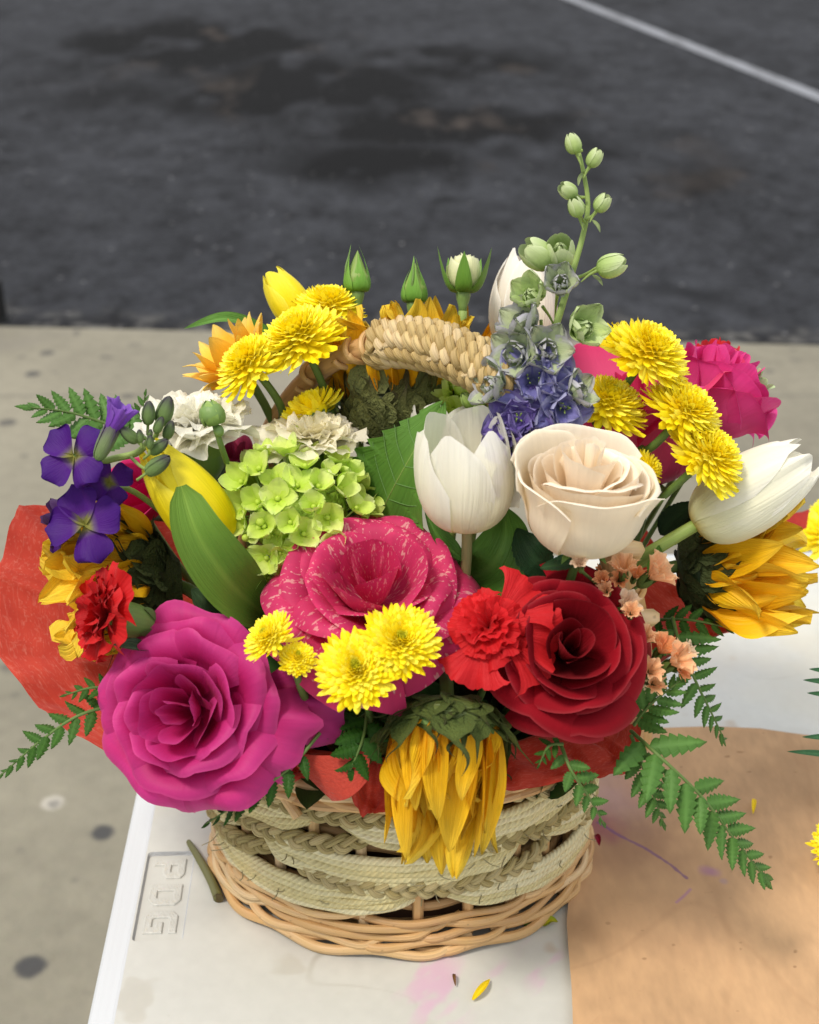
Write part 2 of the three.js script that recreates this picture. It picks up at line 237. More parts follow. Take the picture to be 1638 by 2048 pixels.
// ---------------------------------------------------------------- kraft paper on the table
{
  const out = [[1146, 2090], [1143, 1990], [1136, 1900], [1133, 1850], [1138, 1790], [1152, 1690], [1168, 1560], [1182, 1470], [1300, 1461], [1420, 1457], [1520, 1459], [1575, 1467], [1640, 1475], [1800, 1490], [1990, 1505], [2060, 1800], [2140, 2090]].map(([x, y]) => onY(x, y, TY + .002));
  const c = onY(1480, 1760, TY); const crv = { getPointAt: (u) => { const x = u * out.length, i = Math.floor(x) % out.length; return out[i].clone().lerp(out[(i + 1) % out.length], x - Math.floor(x)); } };
  const stain = [[1215, 1600, .045, '#b090a0', .45], [1300, 1580, .03, '#b88a60', .4], [1480, 1340, .03, '#a0a0a0', 0], [1260, 1690, .045, '#7d5a48', .55], [1200, 1660, .02, '#7d2a50', .6], [1412, 1746, .006, '#9a6a9a', .5], [1428, 1750, .005, '#9a6a9a', .4], [1446, 1768, .003, '#8a7a9a', .4], [1330, 1830, .06, '#8a6a50', .3], [1180, 1870, .02, '#8d6a48', .35], [1600, 1560, .05, '#8a6a48', .3]].map(([x, y, r, h, a]) => [onY(x, y, TY), r, C(h), a]);
  const crease = [[1195, 1652], [1240, 1678], [1290, 1702], [1340, 1735], [1372, 1762]].map(([x, y]) => onY(x, y, TY)), scr = [[1380, 1785], [1368, 1798], [1352, 1812]].map(([x, y]) => onY(x, y, TY));
  const segD = (q, x, z) => { let m = 9; for (let i = 0; i < q.length - 1; i++) { const a = q[i], b = q[i + 1], t = clamp(((x - a.x) * (b.x - a.x) + (z - a.z) * (b.z - a.z)) / ((b.x - a.x) ** 2 + (b.z - a.z) ** 2)); m = Math.min(m, Math.hypot(x - a.x - t * (b.x - a.x), z - a.z - t * (b.z - a.z))); } return m; };
  const map = tex(1024, (u, v) => {
    const x = .05 + u * .5, z = -.13 + v * .5, n = fbm(x * 14, z * 14, 4), f = fbm(x * 240, z * 90, 3), k = fbm(x * 40 + 5, z * 40, 4);
    let q = C('#c29d75').map((b) => b * (.86 + .3 * (n - .45) + .2 * (f - .5) + .22 * (k - .5)));
    q = mix3(q, C('#6f4d2e'), .5 * sm(.86, .93, fbm(x * 120 + z * 30, z * 170, 2)));
    q = mix3(q, C('#d6ae80'), .35 * sm(.5, .7, fbm(x * 7 + 20, z * 7, 3)));
    for (const [p, r, h, a] of stain) { const d = Math.hypot(x - p.x, z - p.z) / r; if (d < 1.3) q = mix3(q, h, a * sm(1.2, .1, d + .7 * (fbm(x * 50, z * 50, 3) - .5))); }
    q = mix3(q, C('#8a6444'), .13 * sm(.012, .001, Math.abs(fbm(x * 5 + 3, z * 5, 3) - .5)) + .1 * sm(.012, .001, Math.abs(fbm(x * 8 + 30, z * 4, 2) - .45)));
    q = mix3(q, C('#6d4a72'), .75 * sm(.0016, .0004, segD(crease, x, z) + .0012 * (fbm(x * 300, z * 300, 2) - .5)));
    q = mix3(q, C('#94629a'), .5 * sm(.0016, .0003, segD(scr, x, z)));
    return q;
  }, true);
  const lift = (p, e) => { const n = fbm(p.x * 13, p.z * 13, 3), le = sm(.05, 0, Math.abs(p.x - (.1 + .02))) * sm(.05, .2, p.z); return TY + .0022 + .003 * n * e + .004 * le * (e > .9 ? 1 : .6); };
  const m = new THREE.MeshStandardMaterial({ map, bumpMap: blotT, bumpScale: .0006, roughness: .85, side: THREE.DoubleSide });
  const g = grid(238, 26, (u, v) => { const o = crv.getPointAt(u % 1), w = 1 - v, j = v < .01 ? .0016 * (fbm(u * 260, 3, 3) - .5) : 0, p = c.clone().lerp(o, w + j); return [p.x, lift(p, w), p.z]; });
  const t = [], P = g.attributes.position; for (let i = 0; i < P.count; i++) t.push((P.getX(i) - .05) / .5, (P.getZ(i) + .13) / .5);
  g.setAttribute('uv', new THREE.Float32BufferAttribute(t, 2));
  const k = thing('kraft_paper', 'stained brown kraft paper sheet lying on the table to the right of the basket', 'paper sheet');
  mesh('sheet', g, m, k);
}
// ---------------------------------------------------------------- wicker basket
const BX = -.0055, BRX = .1185, BRZ = .096, BH = .14;     // centre x, half axes, rim height above the table
const ell = (a, y, off = 0) => { const f = 1 + .03 * sm(.02, .12, y - TY) - .035 * sm(.02, 0, y - TY) * 0; return V(BX + (BRX * f + off) * Math.sin(a), y, (BRZ * f + off) * Math.cos(a)); }; // a = 0 faces the camera
const twistT = tex(128, (u, v) => { const s = (u * 3 + v * 56) % 1; return clamp(.5 + .5 * Math.sin(s * TAU) * .8 + .35 * (fbm(u * 12, v * 120, 3) - .5)); }, false, 512);
const twistC = tex(128, (u, v) => { const s = Math.sin(((u * 3 + v * 56) % 1) * TAU), a = .86 + .075 * s + .24 * (fbm(u * 10, v * 90, 3) - .5), b = fbm(u * 3 + 8, v * 9, 3) - .5; return [a * (1 + .08 * b), a, a * (.96 - .22 * b)]; }, true, 512);
const rodT = tex(64, (u, v) => clamp(fbm(u * 26, v * 5, 3)), false, 256);
const rodC = tex(64, (u, v) => { const a = .8 + .3 * (fbm(u * 14, v * 5, 3) - .3), b = fbm(u * 5 + 4, v * 14, 3) - .5, s = sm(.8, .88, fbm(u * 9, v * 60 + 7, 2)) * .35; return [a * (1 - s), a * (.98 - s), a * (.94 + .2 * b - s)]; }, true, 256);
const wickerM = ['#e3c08c', '#dab27a', '#cfa672', '#e8cda0'].map((h) => new THREE.MeshPhysicalMaterial({ color: h, map: rodC, bumpMap: rodT, bumpScale: .0006, roughness: .5, side: THREE.DoubleSide }));
const rushM = ['#e4d9a8', '#ddd09a', '#eae0b6'].map((h) => new THREE.MeshStandardMaterial({ color: h, map: twistC, bumpMap: twistT, bumpScale: .0007, roughness: .75, side: THREE.DoubleSide }));
const grassM = ['#b5a672', '#c0b282', '#a99c68'].map((h) => new THREE.MeshStandardMaterial({ color: h, map: rodC, bumpMap: rodT, bumpScale: .0012, roughness: .7, side: THREE.DoubleSide }));
const wrapM = ['#c6ad76', '#d0b884', '#b9a06a', '#d8c296'].map((h) => new THREE.MeshStandardMaterial({ color: h, map: rodC, bumpMap: rodT, bumpScale: .0012, roughness: .68, side: THREE.DoubleSide }));
const basket = thing('wicker_basket', 'oval willow and rush basket with arched rope wrapped handle, holding all the flowers', 'basket', V(0, 0, 0));
{
  const R = rng(11), pick = (a) => a[Math.floor(R() * a.length)];
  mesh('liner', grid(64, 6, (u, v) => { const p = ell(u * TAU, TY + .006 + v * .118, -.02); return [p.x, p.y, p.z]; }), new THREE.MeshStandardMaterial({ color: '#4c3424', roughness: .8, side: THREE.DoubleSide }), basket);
  const flo = new THREE.CircleGeometry(1, 48).rotateX(-Math.PI / 2).scale(BRX - .01, 1, BRZ - .01).translate(BX, TY + .008, 0); mesh('bottom', flo, wickerM[1], basket);
  const NS = 24;
  for (let i = 0; i < NS; i++) { const a = (i + .35 + .2 * (R() - .5)) / NS * TAU; mesh('stake', tube([ell(a, TY + .008, -.002), ell(a, TY + .05, -.003), ell(a, TY + .1, -.003), ell(a + .05, TY + .137, -.004)], .0036, 8, 7), pick(wickerM), basket); }
  for (let j = 0; j < 9; j++) { const pts = [], ph = R() * 6; for (let k = 0; k <= 96; k++) { const a = k / 96 * TAU; pts.push(ell(a, TY + .03 + j * .0105 + .0012 * Math.sin(a * 5 + ph), -.0085 + .002 * Math.sin(a * 12 + j * Math.PI))); } mesh('inner_rod', tube(pts, .0032, 140, 6), pick(wickerM), basket); }
  // base: rows of overlapping rods, each row with cut ends
  const rows = [[.004, .0062, 7, .0033], [.0095, .0048, 9, .0028], [.0148, .0035, 8, .0027], [.02, .0024, 9, .0026], [.0252, .0016, 8, .0025]];
  rows.forEach(([y, off, n, r], j) => {
    for (let i = 0; i < n; i++) {
      const a0 = (i + j * .37) / n * TAU + .25 * R(), len = TAU / n * 1.32, pts = [], K = 14, ph = R() * 6;
      for (let k = 0; k <= K; k++) { const s = k / K, a = a0 + s * len, e = sm(.0, .18, s) - sm(.82, 1, s); pts.push(ell(a, TY + y + r * .2 + .0022 * Math.sin(a * 12 + ph) * .6 + .0035 * (1 - e) * (s < .5 ? -.6 : 1.1), off * .9 + .0014 * e * Math.sin(a * 12 + j * Math.PI) - .004 * (1 - e) + .0015 * e)); }
      mesh('willow_rod', tube(pts, (s) => r * (1.08 - .25 * s), 40, 7), pick(wickerM), basket);
    }
  });
  // walls: rush cords and seagrass braids floating over the stakes in turn
  const NF = 4;
  const band = (j, kind) => {
    for (let i = 0; i < NF; i++) {
      const a0 = (i + [.04, .40, .72][j] + (kind ? .5 : 0)) / NF * TAU, len = TAU / NF * (kind ? 1.1 : 1.12);
      const yc = TY + .043 + j * .0262 + (kind ? .0134 : 0);
      const path = (s, dy, dr) => { const a = a0 + s * len, b = Math.sin(Math.PI * clamp(s)), e = sm(0, .2, s) * sm(1, .8, s); return ell(a, yc + dy * (.5 + .5 * e) + .012 * (1 - Math.pow(b, .8)) * (kind ? .9 : 1) - .003, lerp(-.009, kind ? .0034 : .004, e) + dr); };
      if (!kind) {
        for (let c = -2; c <= 2; c++) { const pts = [], ph = R() * 6; for (let k = 0; k <= 22; k++) pts.push(path(k / 22, c * .0041 + .0005 * Math.sin(k * 1.3 + ph), (.0009 * (1 - c * c / 4)) + .0005 * Math.sin(k * 1.9 + ph))); const g = tube(pts, (s) => .0026 * (.8 + .25 * Math.sin(Math.PI * clamp(s))) * (1 + .06 * Math.sin(s * 50 + ph)), 60, 7); mesh('rush_cord', g, pick(rushM), basket); }
      } else {
        for (let c = 0; c < 3; c++) { const pts = [], K = 100; for (let k = 0; k <= K; k++) { const s = k / K, t = s * 15 * TAU / 2 + c * TAU / 3; pts.push(path(s, .0043 * Math.sin(t), .002 * Math.sin(2 * t) + .001)); } mesh('braid_strand', tube(pts, (s) => .0025 * (1 + .12 * Math.sin(s * 90 + c)), 170, 6), pick(grassM), basket); }
      }
    }
  };
  for (let j = 0; j < 3; j++) { band(j, 0); band(j, 1); }
  // rim: swooping willow rods
  for (let j = 0; j < 6; j++) for (let i = 0; i < 6; i++) {
    const a0 = (i + j * .31) / 6 * TAU + .15 * R(), len = TAU / 6 * 1.45, pts = [], r = .0028 + .0007 * R();
    for (let k = 0; k <= 16; k++) { const s = k / 16, a = a0 + s * len, e = sm(0, .2, s) * sm(1, .8, s); pts.push(ell(a, TY + .111 + j * .0048 + .004 * Math.sin(s * 3 + j) - .0075 * (1 - e) * (s < .5 ? .6 : 1.3), .002 + .0045 * e - .006 * (1 - e) + .002 * Math.sin(a * 12 + j * 2))); }
    mesh('willow_rod', tube(pts, (s) => r * (1.1 - .3 * s), 40, 7), pick(wickerM), basket);
  }
  for (let i = 0; i < 46; i++) { const a = (R() - .5) * 2.6, y = TY + .035 + .08 * R(), d = V((R() - .5) * .016, (R() - .5) * .012, .004), p = ell(a, y, .0075); mesh('loose_fibre', tube([p, p.clone().addScaledVector(d, .5).add(V(0, 0, .0015)), p.clone().add(d).add(V(.003 * Math.sin(a), .001, .002))], .00035, 5, 4), pick(rushM), basket); }
  // a broken end poking out
  mesh('willow_rod', tube([ell(-.62, TY + .124, .004), ell(-.53, TY + .114, .008), ell(-.45, TY + .106, .012)], .0032, 6, 6), wickerM[0], basket);
  // handle: two canes in an arch across the basket, rope wound round the top
  const hc = V(BX + .0165, TY + .13, -.008), hx = V(.121, 0, .077), HH = .222;
  const arch = (s, side, dy = 0) => { const a = Math.PI * (1 - s), n = V(-hx.z, 0, hx.x).normalize(); return hc.clone().addScaledVector(hx, Math.cos(a)).add(V(0, (HH + dy) * Math.pow(Math.sin(a), .92), 0)).addScaledVector(n, side); };
  for (const sd of [-.0066, .0066]) { const pts = []; for (let k = 0; k <= 24; k++) pts.push(arch(k / 24, sd * (1 - .3 * Math.sin(k / 24 * Math.PI)))); mesh('handle_cane', tube(pts, .0066, 64, 10), wickerM[sd < 0 ? 1 : 2], basket); }
  const bind = (s, r = .0128) => { const o = arch(s, 0), t = arch(s + .01, 0).sub(arch(s - .01, 0)).normalize(), n = V(-hx.z, 0, hx.x).normalize(), b = t.clone().cross(n).normalize(), pts = []; for (let k = 0; k <= 16; k++) { const q = k / 16 * TAU * 1.1; pts.push(o.clone().addScaledVector(n, Math.cos(q) * r * 1.12).addScaledVector(b, Math.sin(q) * r * .62).addScaledVector(t, (k / 16 - .5) * .012)); } mesh('cane_binding', tube(pts, .002, 40, 6), wickerM[1], basket); };
  [.2, .31, .385, .41, .8, .86, .93].forEach((s) => bind(s));
  // willow strip spiralling round the near foot of the handle
  { const pts = []; for (let k = 0; k <= 50; k++) { const s = .99 - k / 50 * .25, o = arch(s, 0), q = k / 50 * TAU * 4, n = V(-hx.z, 0, hx.x).normalize(), t = arch(s + .01, 0).sub(arch(s - .01, 0)).normalize(), b = t.clone().cross(n).normalize(); pts.push(o.addScaledVector(n, Math.cos(q) * .0145).addScaledVector(b, Math.sin(q) * .0105)); } mesh('cane_binding', tube(pts, .0048, 120, 7), wickerM[3], basket); }
  const NT = 15, s0 = .43, s1 = .615;
  for (let i = 0; i < NT; i++) {
    const s = lerp(s0, s1, i / (NT - 1)), o = arch(s, 0), t = arch(s + .01, 0).sub(arch(s - .01, 0)).normalize(), n = V(-hx.z, 0, hx.x).normalize(), b = t.clone().cross(n).normalize();
    const turn = part('rope_turn', basket), r = .0116 + .0007 * (R() - .5), ph = R() * 6, K = 60;
    for (const q of [0, Math.PI]) {
      const pts = [];
      for (let k = 0; k <= K; k++) { const a = k / K * TAU, w = a * 5 + q + ph, rr = r + .0021 * Math.cos(w); pts.push(o.clone().addScaledVector(n, Math.cos(a) * rr * 1.08).addScaledVector(b, Math.sin(a) * rr * .92).addScaledVector(t,   .0022 * Math.sin(w) + .0056 * (a / TAU - .5))); }
      mesh('rope_strand', tube(pts, .0029, 80, 7), pick(wrapM), turn);
    }
  }
}
// ---------------------------------------------------------------- red wrapping sheet between basket and flowers
{
  const fib = tex(512, (u, v) => { const n = fbm(u * 90 + 6 * fbm(u * 7, v * 7, 2), v * 50, 4), m = fbm(u * 9, v * 9, 3), s = sm(.58, .72, n) * .5 + sm(.6, .75, fbm(u * 30 + 9, v * 80 + 4 * fbm(u * 9, v * 9, 2), 3)) * .4; return mix3(mix3(C('#b52c18'), C('#c63a20'), m), C('#e79a88'), s * .28); }, true);
  fib.repeat.set(6, 2.6);
  const m = new THREE.MeshPhysicalMaterial({ map: fib, bumpMap: blotT, bumpScale: .0006, roughness: .85, side: THREE.DoubleSide, transmission: .3, thickness: 0 });
  const outer = [[1290, 1060, -.09], [1340, 1150, -.06], [1488, 1258, 0], [1400, 1285, .03], [1310, 1330, .06], [1275, 1500, .09], [1262, 1540, .1], [1190, 1560, .115], [1060, 1574, .122], [960, 1576, .124], [860, 1584, .124], [762, 1626, .128], [722, 1630, .128], [690, 1566, .122], [600, 1556, .12], [520, 1568, .115], [440, 1580, .105], [330, 1570, .105], [224, 1512, .09], [80, 1420, .06], [-10, 1300, .03], [-26, 1160, 0], [0, 1105, -.01], [40, 1013, -.04], [122, 1016, -.055], [260, 1035, -.09], [420, 1000, -.11]].map((p) => at(...p));
  const ci = { getPoint: (u) => { const x = u * (outer.length - 1), i = Math.min(outer.length - 2, Math.floor(x)); return outer[i].clone().lerp(outer[i + 1], x - i); } };
  const N = 216, w = thing('red_wrapping_sheet', 'red fibrous wrapping sheet tucked inside the basket rim, flaring out under the flowers', 'wrapping');
  const g = grid(N, 14, (u, v) => {
    const o = ci.getPoint(u), a = Math.atan2((o.x - BX) / BRX, o.z / BRZ), i = ell(a, TY + .1, -.016), rim = ell(a, TY + .152, .004);
    const p = v < .3 ? i.lerp(rim, v / .3) : rim.lerp(o, (v - .3) / .7), q = (v - .3) / .7;
    const wv = q > 0 ? .003 * Math.sin(u * 150 + 3 * Math.sin(u * 20)) * Math.sin(Math.PI * clamp(q)) + .006 * (fbm(u * 22, q * 3, 3) - .5) * q + .006 * (.5 - Math.abs(fbm(u * 46, q * 4 + 9, 2) - .5) * 4) * q : 0;
    return [p.x, p.y + wv, p.z + wv * .5];
  });
  mesh('sheet', g, m, w);
  const tri = [[560, 1500, .118], [742, 1495, .128], [735, 1560, .137], [664, 1602, .136]].map((p) => at(...p));
  mesh('folded_corner', grid(8, 8, (u, v) => { const a = tri[0].clone().lerp(tri[1], u), b = tri[3].clone().lerp(tri[2], u), p = a.lerp(b, v); return [p.x, p.y, p.z + .006 * Math.sin(u * 3)]; }), m, w);
}
// ---------------------------------------------------------------- flower makers (all sizes in metres, axis +y, base at the origin)
const greenM = { stem: plainM('#5d7a38'), pale: plainM('#8aa352'), calyx: plainM('#6f8f4a', { roughness: .5 }), dark: plainM('#2c4020', { roughness: .6 }), leaf: plainM('#4c6f2c', { transmission: .15, thickness: 0, roughness: .45 }) };
const HEART = V(BX, TY + .09, -.005);
// stem from a flower's base down into the basket
function stem(o, r, mat = greenM.stem, from = 0, bend = .05, to) {
  const T = to || V(lerp(HEART.x, o.position.x, .45), HEART.y, lerp(HEART.z, o.position.z, .45));
  const e = o.worldToLocal(T.clone()), a = V(0, from, 0), b = V(0, from - bend, 0), c = new THREE.CubicBezierCurve3(a, b, e.clone().lerp(b, .45), e);
  return mesh('stem', tube(c, (s) => r * (1 + .12 * s), 20, 8), mat, o);
}
// one cup petal round the axis: phi = bearing, w = half angle, four profile points [radius, height]
function cupPetal(o) {
  const { phi, w, p, nu = 14, nv = 12, er = .28, ep = 2.6, sp = .05, ruf = 0, rk = 5, seed = 1, lip = 0, lipU = .4, lv = .62, tip = 0, w0 = .42, cu = 0, tilt = 0, fold = 0, col } = o, s1 = seed * 1.7, s2 = seed * 2.9, RR = p[3][0] + .0001, SZ = Math.max(p[3][0], p[3][1] * .5);
  return grid(nu, nv, (a, b) => {
    const u = a * 2 - 1, au = Math.abs(u);
    let v = b * (1 - er * Math.pow(au, ep) + tip * Math.exp(-Math.pow(u / .2, 2)) + (ruf ? .05 * ruf * Math.sin(u * rk * 2.3 + s2) : 0) + .012 * Math.sin(u * 9 + s1) * Math.sin(u * 4.1 + s2));
    const vc = Math.min(v, 1.08);
    let r = bez(p[0][0], p[1][0], p[2][0], p[3][0], vc), h = bez(p[0][1], p[1][1], p[2][1], p[3][1], vc);
    const wf = w0 + (1 - w0) * Math.sin(Math.min(1, b * 1.15) * Math.PI / 2);
    let th = phi + u * w * wf;
    r *= 1 + sp * u; r += cu * u * u * b * SZ;
    if (lip) { const q = clamp((b - lv) / (1.02 - lv)), k = lip * (1 - lipU + lipU * 1.8 * au); r += k * SZ * q * (1 - .2 * q); h -= k * SZ * 1.25 * q * q; }
    if (ruf) { const f = Math.pow(b, 2.2) * ruf * SZ, n = Math.sin(u * rk + s1) * .6 + .4 * Math.sin(u * rk * 2.1 + s2) ; r += f * n; h += f * .6 * Math.sin(u * rk * 1.3 + s2); th += f / RR * .4 * Math.cos(u * rk + s2); }
    if (fold) { r -= fold * SZ * Math.exp(-Math.pow(u / .12, 2)) * b; }
    if (tilt) h += tilt * r * u * w;
    return [r * Math.sin(th), h, r * Math.cos(th)];
  }, col && ((a, b) => col(a * 2 - 1, b)));
}
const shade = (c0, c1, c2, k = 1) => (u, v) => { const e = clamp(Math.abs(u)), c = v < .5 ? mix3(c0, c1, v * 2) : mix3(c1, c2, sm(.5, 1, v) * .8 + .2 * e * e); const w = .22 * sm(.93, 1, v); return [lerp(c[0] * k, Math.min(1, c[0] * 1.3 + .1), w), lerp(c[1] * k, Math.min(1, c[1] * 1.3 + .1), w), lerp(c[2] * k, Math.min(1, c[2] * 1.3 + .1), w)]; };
function rose(o, q) {
  const { R, H, n, seed = 1, c0 = .1, pw = 1, drop = .3, cols, mat, ruf = 0, rk = 4, b1 = .9, b2 = .8, wi = 1.5, wo = .8, lip = .2, er = .25, ep = 2.4, tip = 0, inner = 0, gap = 0, sepals = 5, cu = 0, lipU = .4, sp = .07, spread = 1, only, jit = 0 } = q, g = rng(seed);
  const K = cols.map(C); let phi = g() * 6;
  for (let i = 0; i < n; i++) {
    const t = i / (n - 1), tt = i < inner ? t : Math.min(1, t + gap * (1 - t)), rr = R * (c0 + (1 - c0) * Math.pow(tt, pw)) * (1 + .08 * (g() - .5)), hh = H * (1 - drop * Math.pow(t, 1.6)) * (1 + .1 * (g() - .5)) * (i < inner ? 1 : 1);
    phi += 2.4 + .35 * (g() - .5);
    if (only && !only(phi, t)) continue;
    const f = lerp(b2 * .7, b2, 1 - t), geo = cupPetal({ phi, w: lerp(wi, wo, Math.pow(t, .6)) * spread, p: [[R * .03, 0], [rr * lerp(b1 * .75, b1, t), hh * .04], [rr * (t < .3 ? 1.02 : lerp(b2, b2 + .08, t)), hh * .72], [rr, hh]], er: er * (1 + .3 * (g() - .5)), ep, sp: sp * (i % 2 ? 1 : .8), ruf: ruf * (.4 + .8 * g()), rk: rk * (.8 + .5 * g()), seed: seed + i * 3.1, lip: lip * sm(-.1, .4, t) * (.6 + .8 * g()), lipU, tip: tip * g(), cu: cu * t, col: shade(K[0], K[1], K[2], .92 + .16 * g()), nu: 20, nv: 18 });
    const jm = mesh('petal', geo, mat, o); if (jit) jm.quaternion.setFromAxisAngle(V(g() - .5, g() - .5, g() - .5).normalize(), jit * (1 - .5 * t) * (g() - .3));
  }
  if (sepals) { const hip = mesh('hip', new THREE.SphereGeometry(R * .14, 14, 10).scale(1, .9, 1).translate(0, -R * .13, 0), greenM.calyx, o); for (let i = 0; i < sepals; i++) mesh('sepal', cupPetal({ phi: i * TAU / 5 + .3, w: .3, p: [[R * .1, -R * .02], [R * .3, -R * .06], [R * .5, R * .05], [R * .72, -R * .1]], er: .75, ep: 1.2, nu: 6, nv: 10, w0: .9, col: () => C('#5f8040') }), petalGreen, o); }
}
const petalGreen = petalM({ transmission: .1, roughness: .5 });
function tulip(o, q) {
  const { R, H, seed = 1, cols, open = 0, mat, er = .42, n = 6, base } = q, g = rng(seed), K = cols.map(C), yb = C(base || cols[0]);
  for (let i = 0; i < n; i++) {
    const out = i < n / 2, phi = seed + (i % (n / 2)) * TAU / (n / 2) + (out ? 0 : Math.PI / (n / 2)) + .15 * (g() - .5), f = out ? 1 : .93, op = open * (.7 + .6 * g()) + (out ? .03 : 0);
    const sh = shade(K[0], K[1], K[2], .96 + .08 * g());
    mesh('petal', cupPetal({ phi, w: out ? .98 : .92, p: [[R * .1, 0], [R * 1.28 * f, H * .02], [R * lerp(1.02, 1.3, op) * f, H * .68], [R * lerp(.34, 1.25, op) * f, H * (1 + .06 * (g() - .5)) * (out ? .97 : 1)]], er, ep: 2.3, tip: .04, sp: .03, w0: .6, cu: -.06, fold: .03, ruf: .055, seed: i + seed, nu: 16, nv: 16, col: (u, v) => mix3(sh(u, v), yb, sm(.2, 0, v) * .8) }), mat, o);
  }
}
// chrysanthemum: spoon florets in a spiral; the large outer ones are single parts, the small inner ones one mass
const floretG = [0, 1, 2].map((k) => grid(4, 7, (a, b) => { const u = a * 2 - 1, w = .145 * Math.pow(Math.sin(Math.PI * Math.min(1, .12 + b * .8)), .6) * (b > .82 ? Math.sqrt(Math.max(0, 1 - Math.pow((b - .82) / .19, 2))) : 1); return [u * w, b, -.09 * u * u * Math.sin(Math.PI * b) * 1.1 + [.1, .16, .02][k] * b * b - .02 * b + .05 * (k - 1) * u * b]; }));
floretG.forEach((g) => g.deleteAttribute('uv'));
const mumM = ['#fff026', '#ffea18', '#fff44e', '#f4e84a', '#fcde14'].map((h) => new THREE.MeshPhysicalMaterial({ color: h, side: THREE.DoubleSide, roughness: .5, transmission: .24, thickness: 0, specularIntensity: .35 }));
function mum(o, q) {
  const { R, n = 190, dome = .32, seed = 1, inc = 1.75, core = 1, single = 46, pal = [0, 1, 2], cal = 1, miss = 0, len = .62, curl = 1 } = q, g = rng(seed), mass = [], massC = [];
  const X = new THREE.Matrix4();
  for (let i = 0; i < n; i++) {
    const t = Math.pow((i + .5) / n, .72), a = i * 2.39996 + .12 * (g() - .5), e = Math.pow(t, .9) * inc * (1 + .1 * (g() - .5)) + .04;
    if (miss && t > .75 && g() < miss) continue;
    const rad = V(Math.sin(a), 0, Math.cos(a)), d = rad.clone().multiplyScalar(Math.sin(e)).add(V(0, Math.cos(e), 0)), L = R * (.12 + len * Math.pow(t, 1.1)) * (1 + .16 * (g() - .5));
    const pos = rad.clone().multiplyScalar(R * .46 * t).add(V(0, R * dome * (1 - t * t * .9), 0));
    const up = rad.clone().multiplyScalar(-Math.cos(e)).add(V(0, Math.sin(e), 0)), qn = frameN(d, up), wd = lerp(.75, 1.05, t) * R * .62 / L * L;
    if (i >= n - single) mesh('petal', floretG[Math.floor(g() * 3)], mumM[pal[Math.floor(g() * 3)]], o, pos, qn, V(wd * 1.05, L, L * curl));
    else { X.compose(pos, qn, V(wd, L, L)); const G = floretG[Math.floor(g() * 3)].clone().applyMatrix4(X), c = C(t < .16 * core ? '#e6e23c' : ['#fff026', '#ffea18', '#fff44e'][Math.floor(g() * 3)]), P = G.attributes.position, cc = []; for (let k = 0; k < P.count; k++) cc.push(...c); G.setAttribute('color', new THREE.Float32BufferAttribute(cc, 3)); mass.push(G); }
  }
  mesh('receptacle', new THREE.SphereGeometry(R * .42, 18, 10).scale(1, Math.max(.35, dome * 1.5), 1).translate(0, R * dome * .28, 0), mumM[1], o);
  const m = mesh('floret_mass', mergeGeometries(mass), mumMass, o); m.userData.kind = 'stuff';
  if (cal) {
    mesh('calyx', new THREE.SphereGeometry(R * .3, 16, 8, 0, TAU, Math.PI / 2, Math.PI / 2).scale(1, .55, 1).translate(0, R * .03, 0), greenM.calyx, o);
    for (let i = 0; i < 14; i++) { const a = i / 14 * TAU, y = i % 2 ? 0 : -.05; mesh('bract', floretG[i % 3], i % 3 ? greenM.calyx : greenM.stem, o, V(Math.sin(a) * R * .2, R * (y - .08), Math.cos(a) * R * .2), frameN(V(Math.sin(a), .55, Math.cos(a)), V(0, 1, 0)), V(R * .55, R * .26, R * .26)); }
  }
}
const mumMass = new THREE.MeshPhysicalMaterial({ vertexColors: true, side: THREE.DoubleSide, roughness: .5, transmission: .15, thickness: 0 });
// sunflower: pointed ray petals in two rows, folded and wilted by degrees; green bracts behind
const rayVar = (seed, c0 = '#ffb00a', c1 = '#ffc818', c2 = '#ffd83c') => { const g = rng(seed), f = .12 + .2 * g(), tw = 1.2 * (g() - .5), cv = .5 * (g() - .35), sk = .25 * (g() - .5), wl = .14 * g(), rp = 3 + 4 * g(); return grid(8, 14, (a, b) => { const u = a * 2 - 1, w = .17 * Math.pow(Math.sin(Math.PI * Math.pow(clamp(.06 + b * .935), .75)), .75) + .004; const tx = tw * b * b, x = u * w, z = f * (Math.abs(u) - .5) * w * 2.2 + .05 * wl * Math.sin(u * 7 + b * rp) ; return [x * Math.cos(tx) - z * Math.sin(tx) + sk * b * b, b * (1 - .06 * b * Math.abs(cv)), x * Math.sin(tx) + z * Math.cos(tx) + cv * b * b * .55 + wl * Math.sin(b * rp) * b * .5]; }, (a, b) => { const k = .9 + .16 * Math.sin(seed * 7 + a * 3); return mix3(mix3(C(c0), C(c1), sm(0, .45, b)), C(c2), sm(.6, 1, b)).map((x) => x * k); }); };
const rayG = Array.from({ length: 14 }, (_, i) => rayVar(i * 13 + 5));
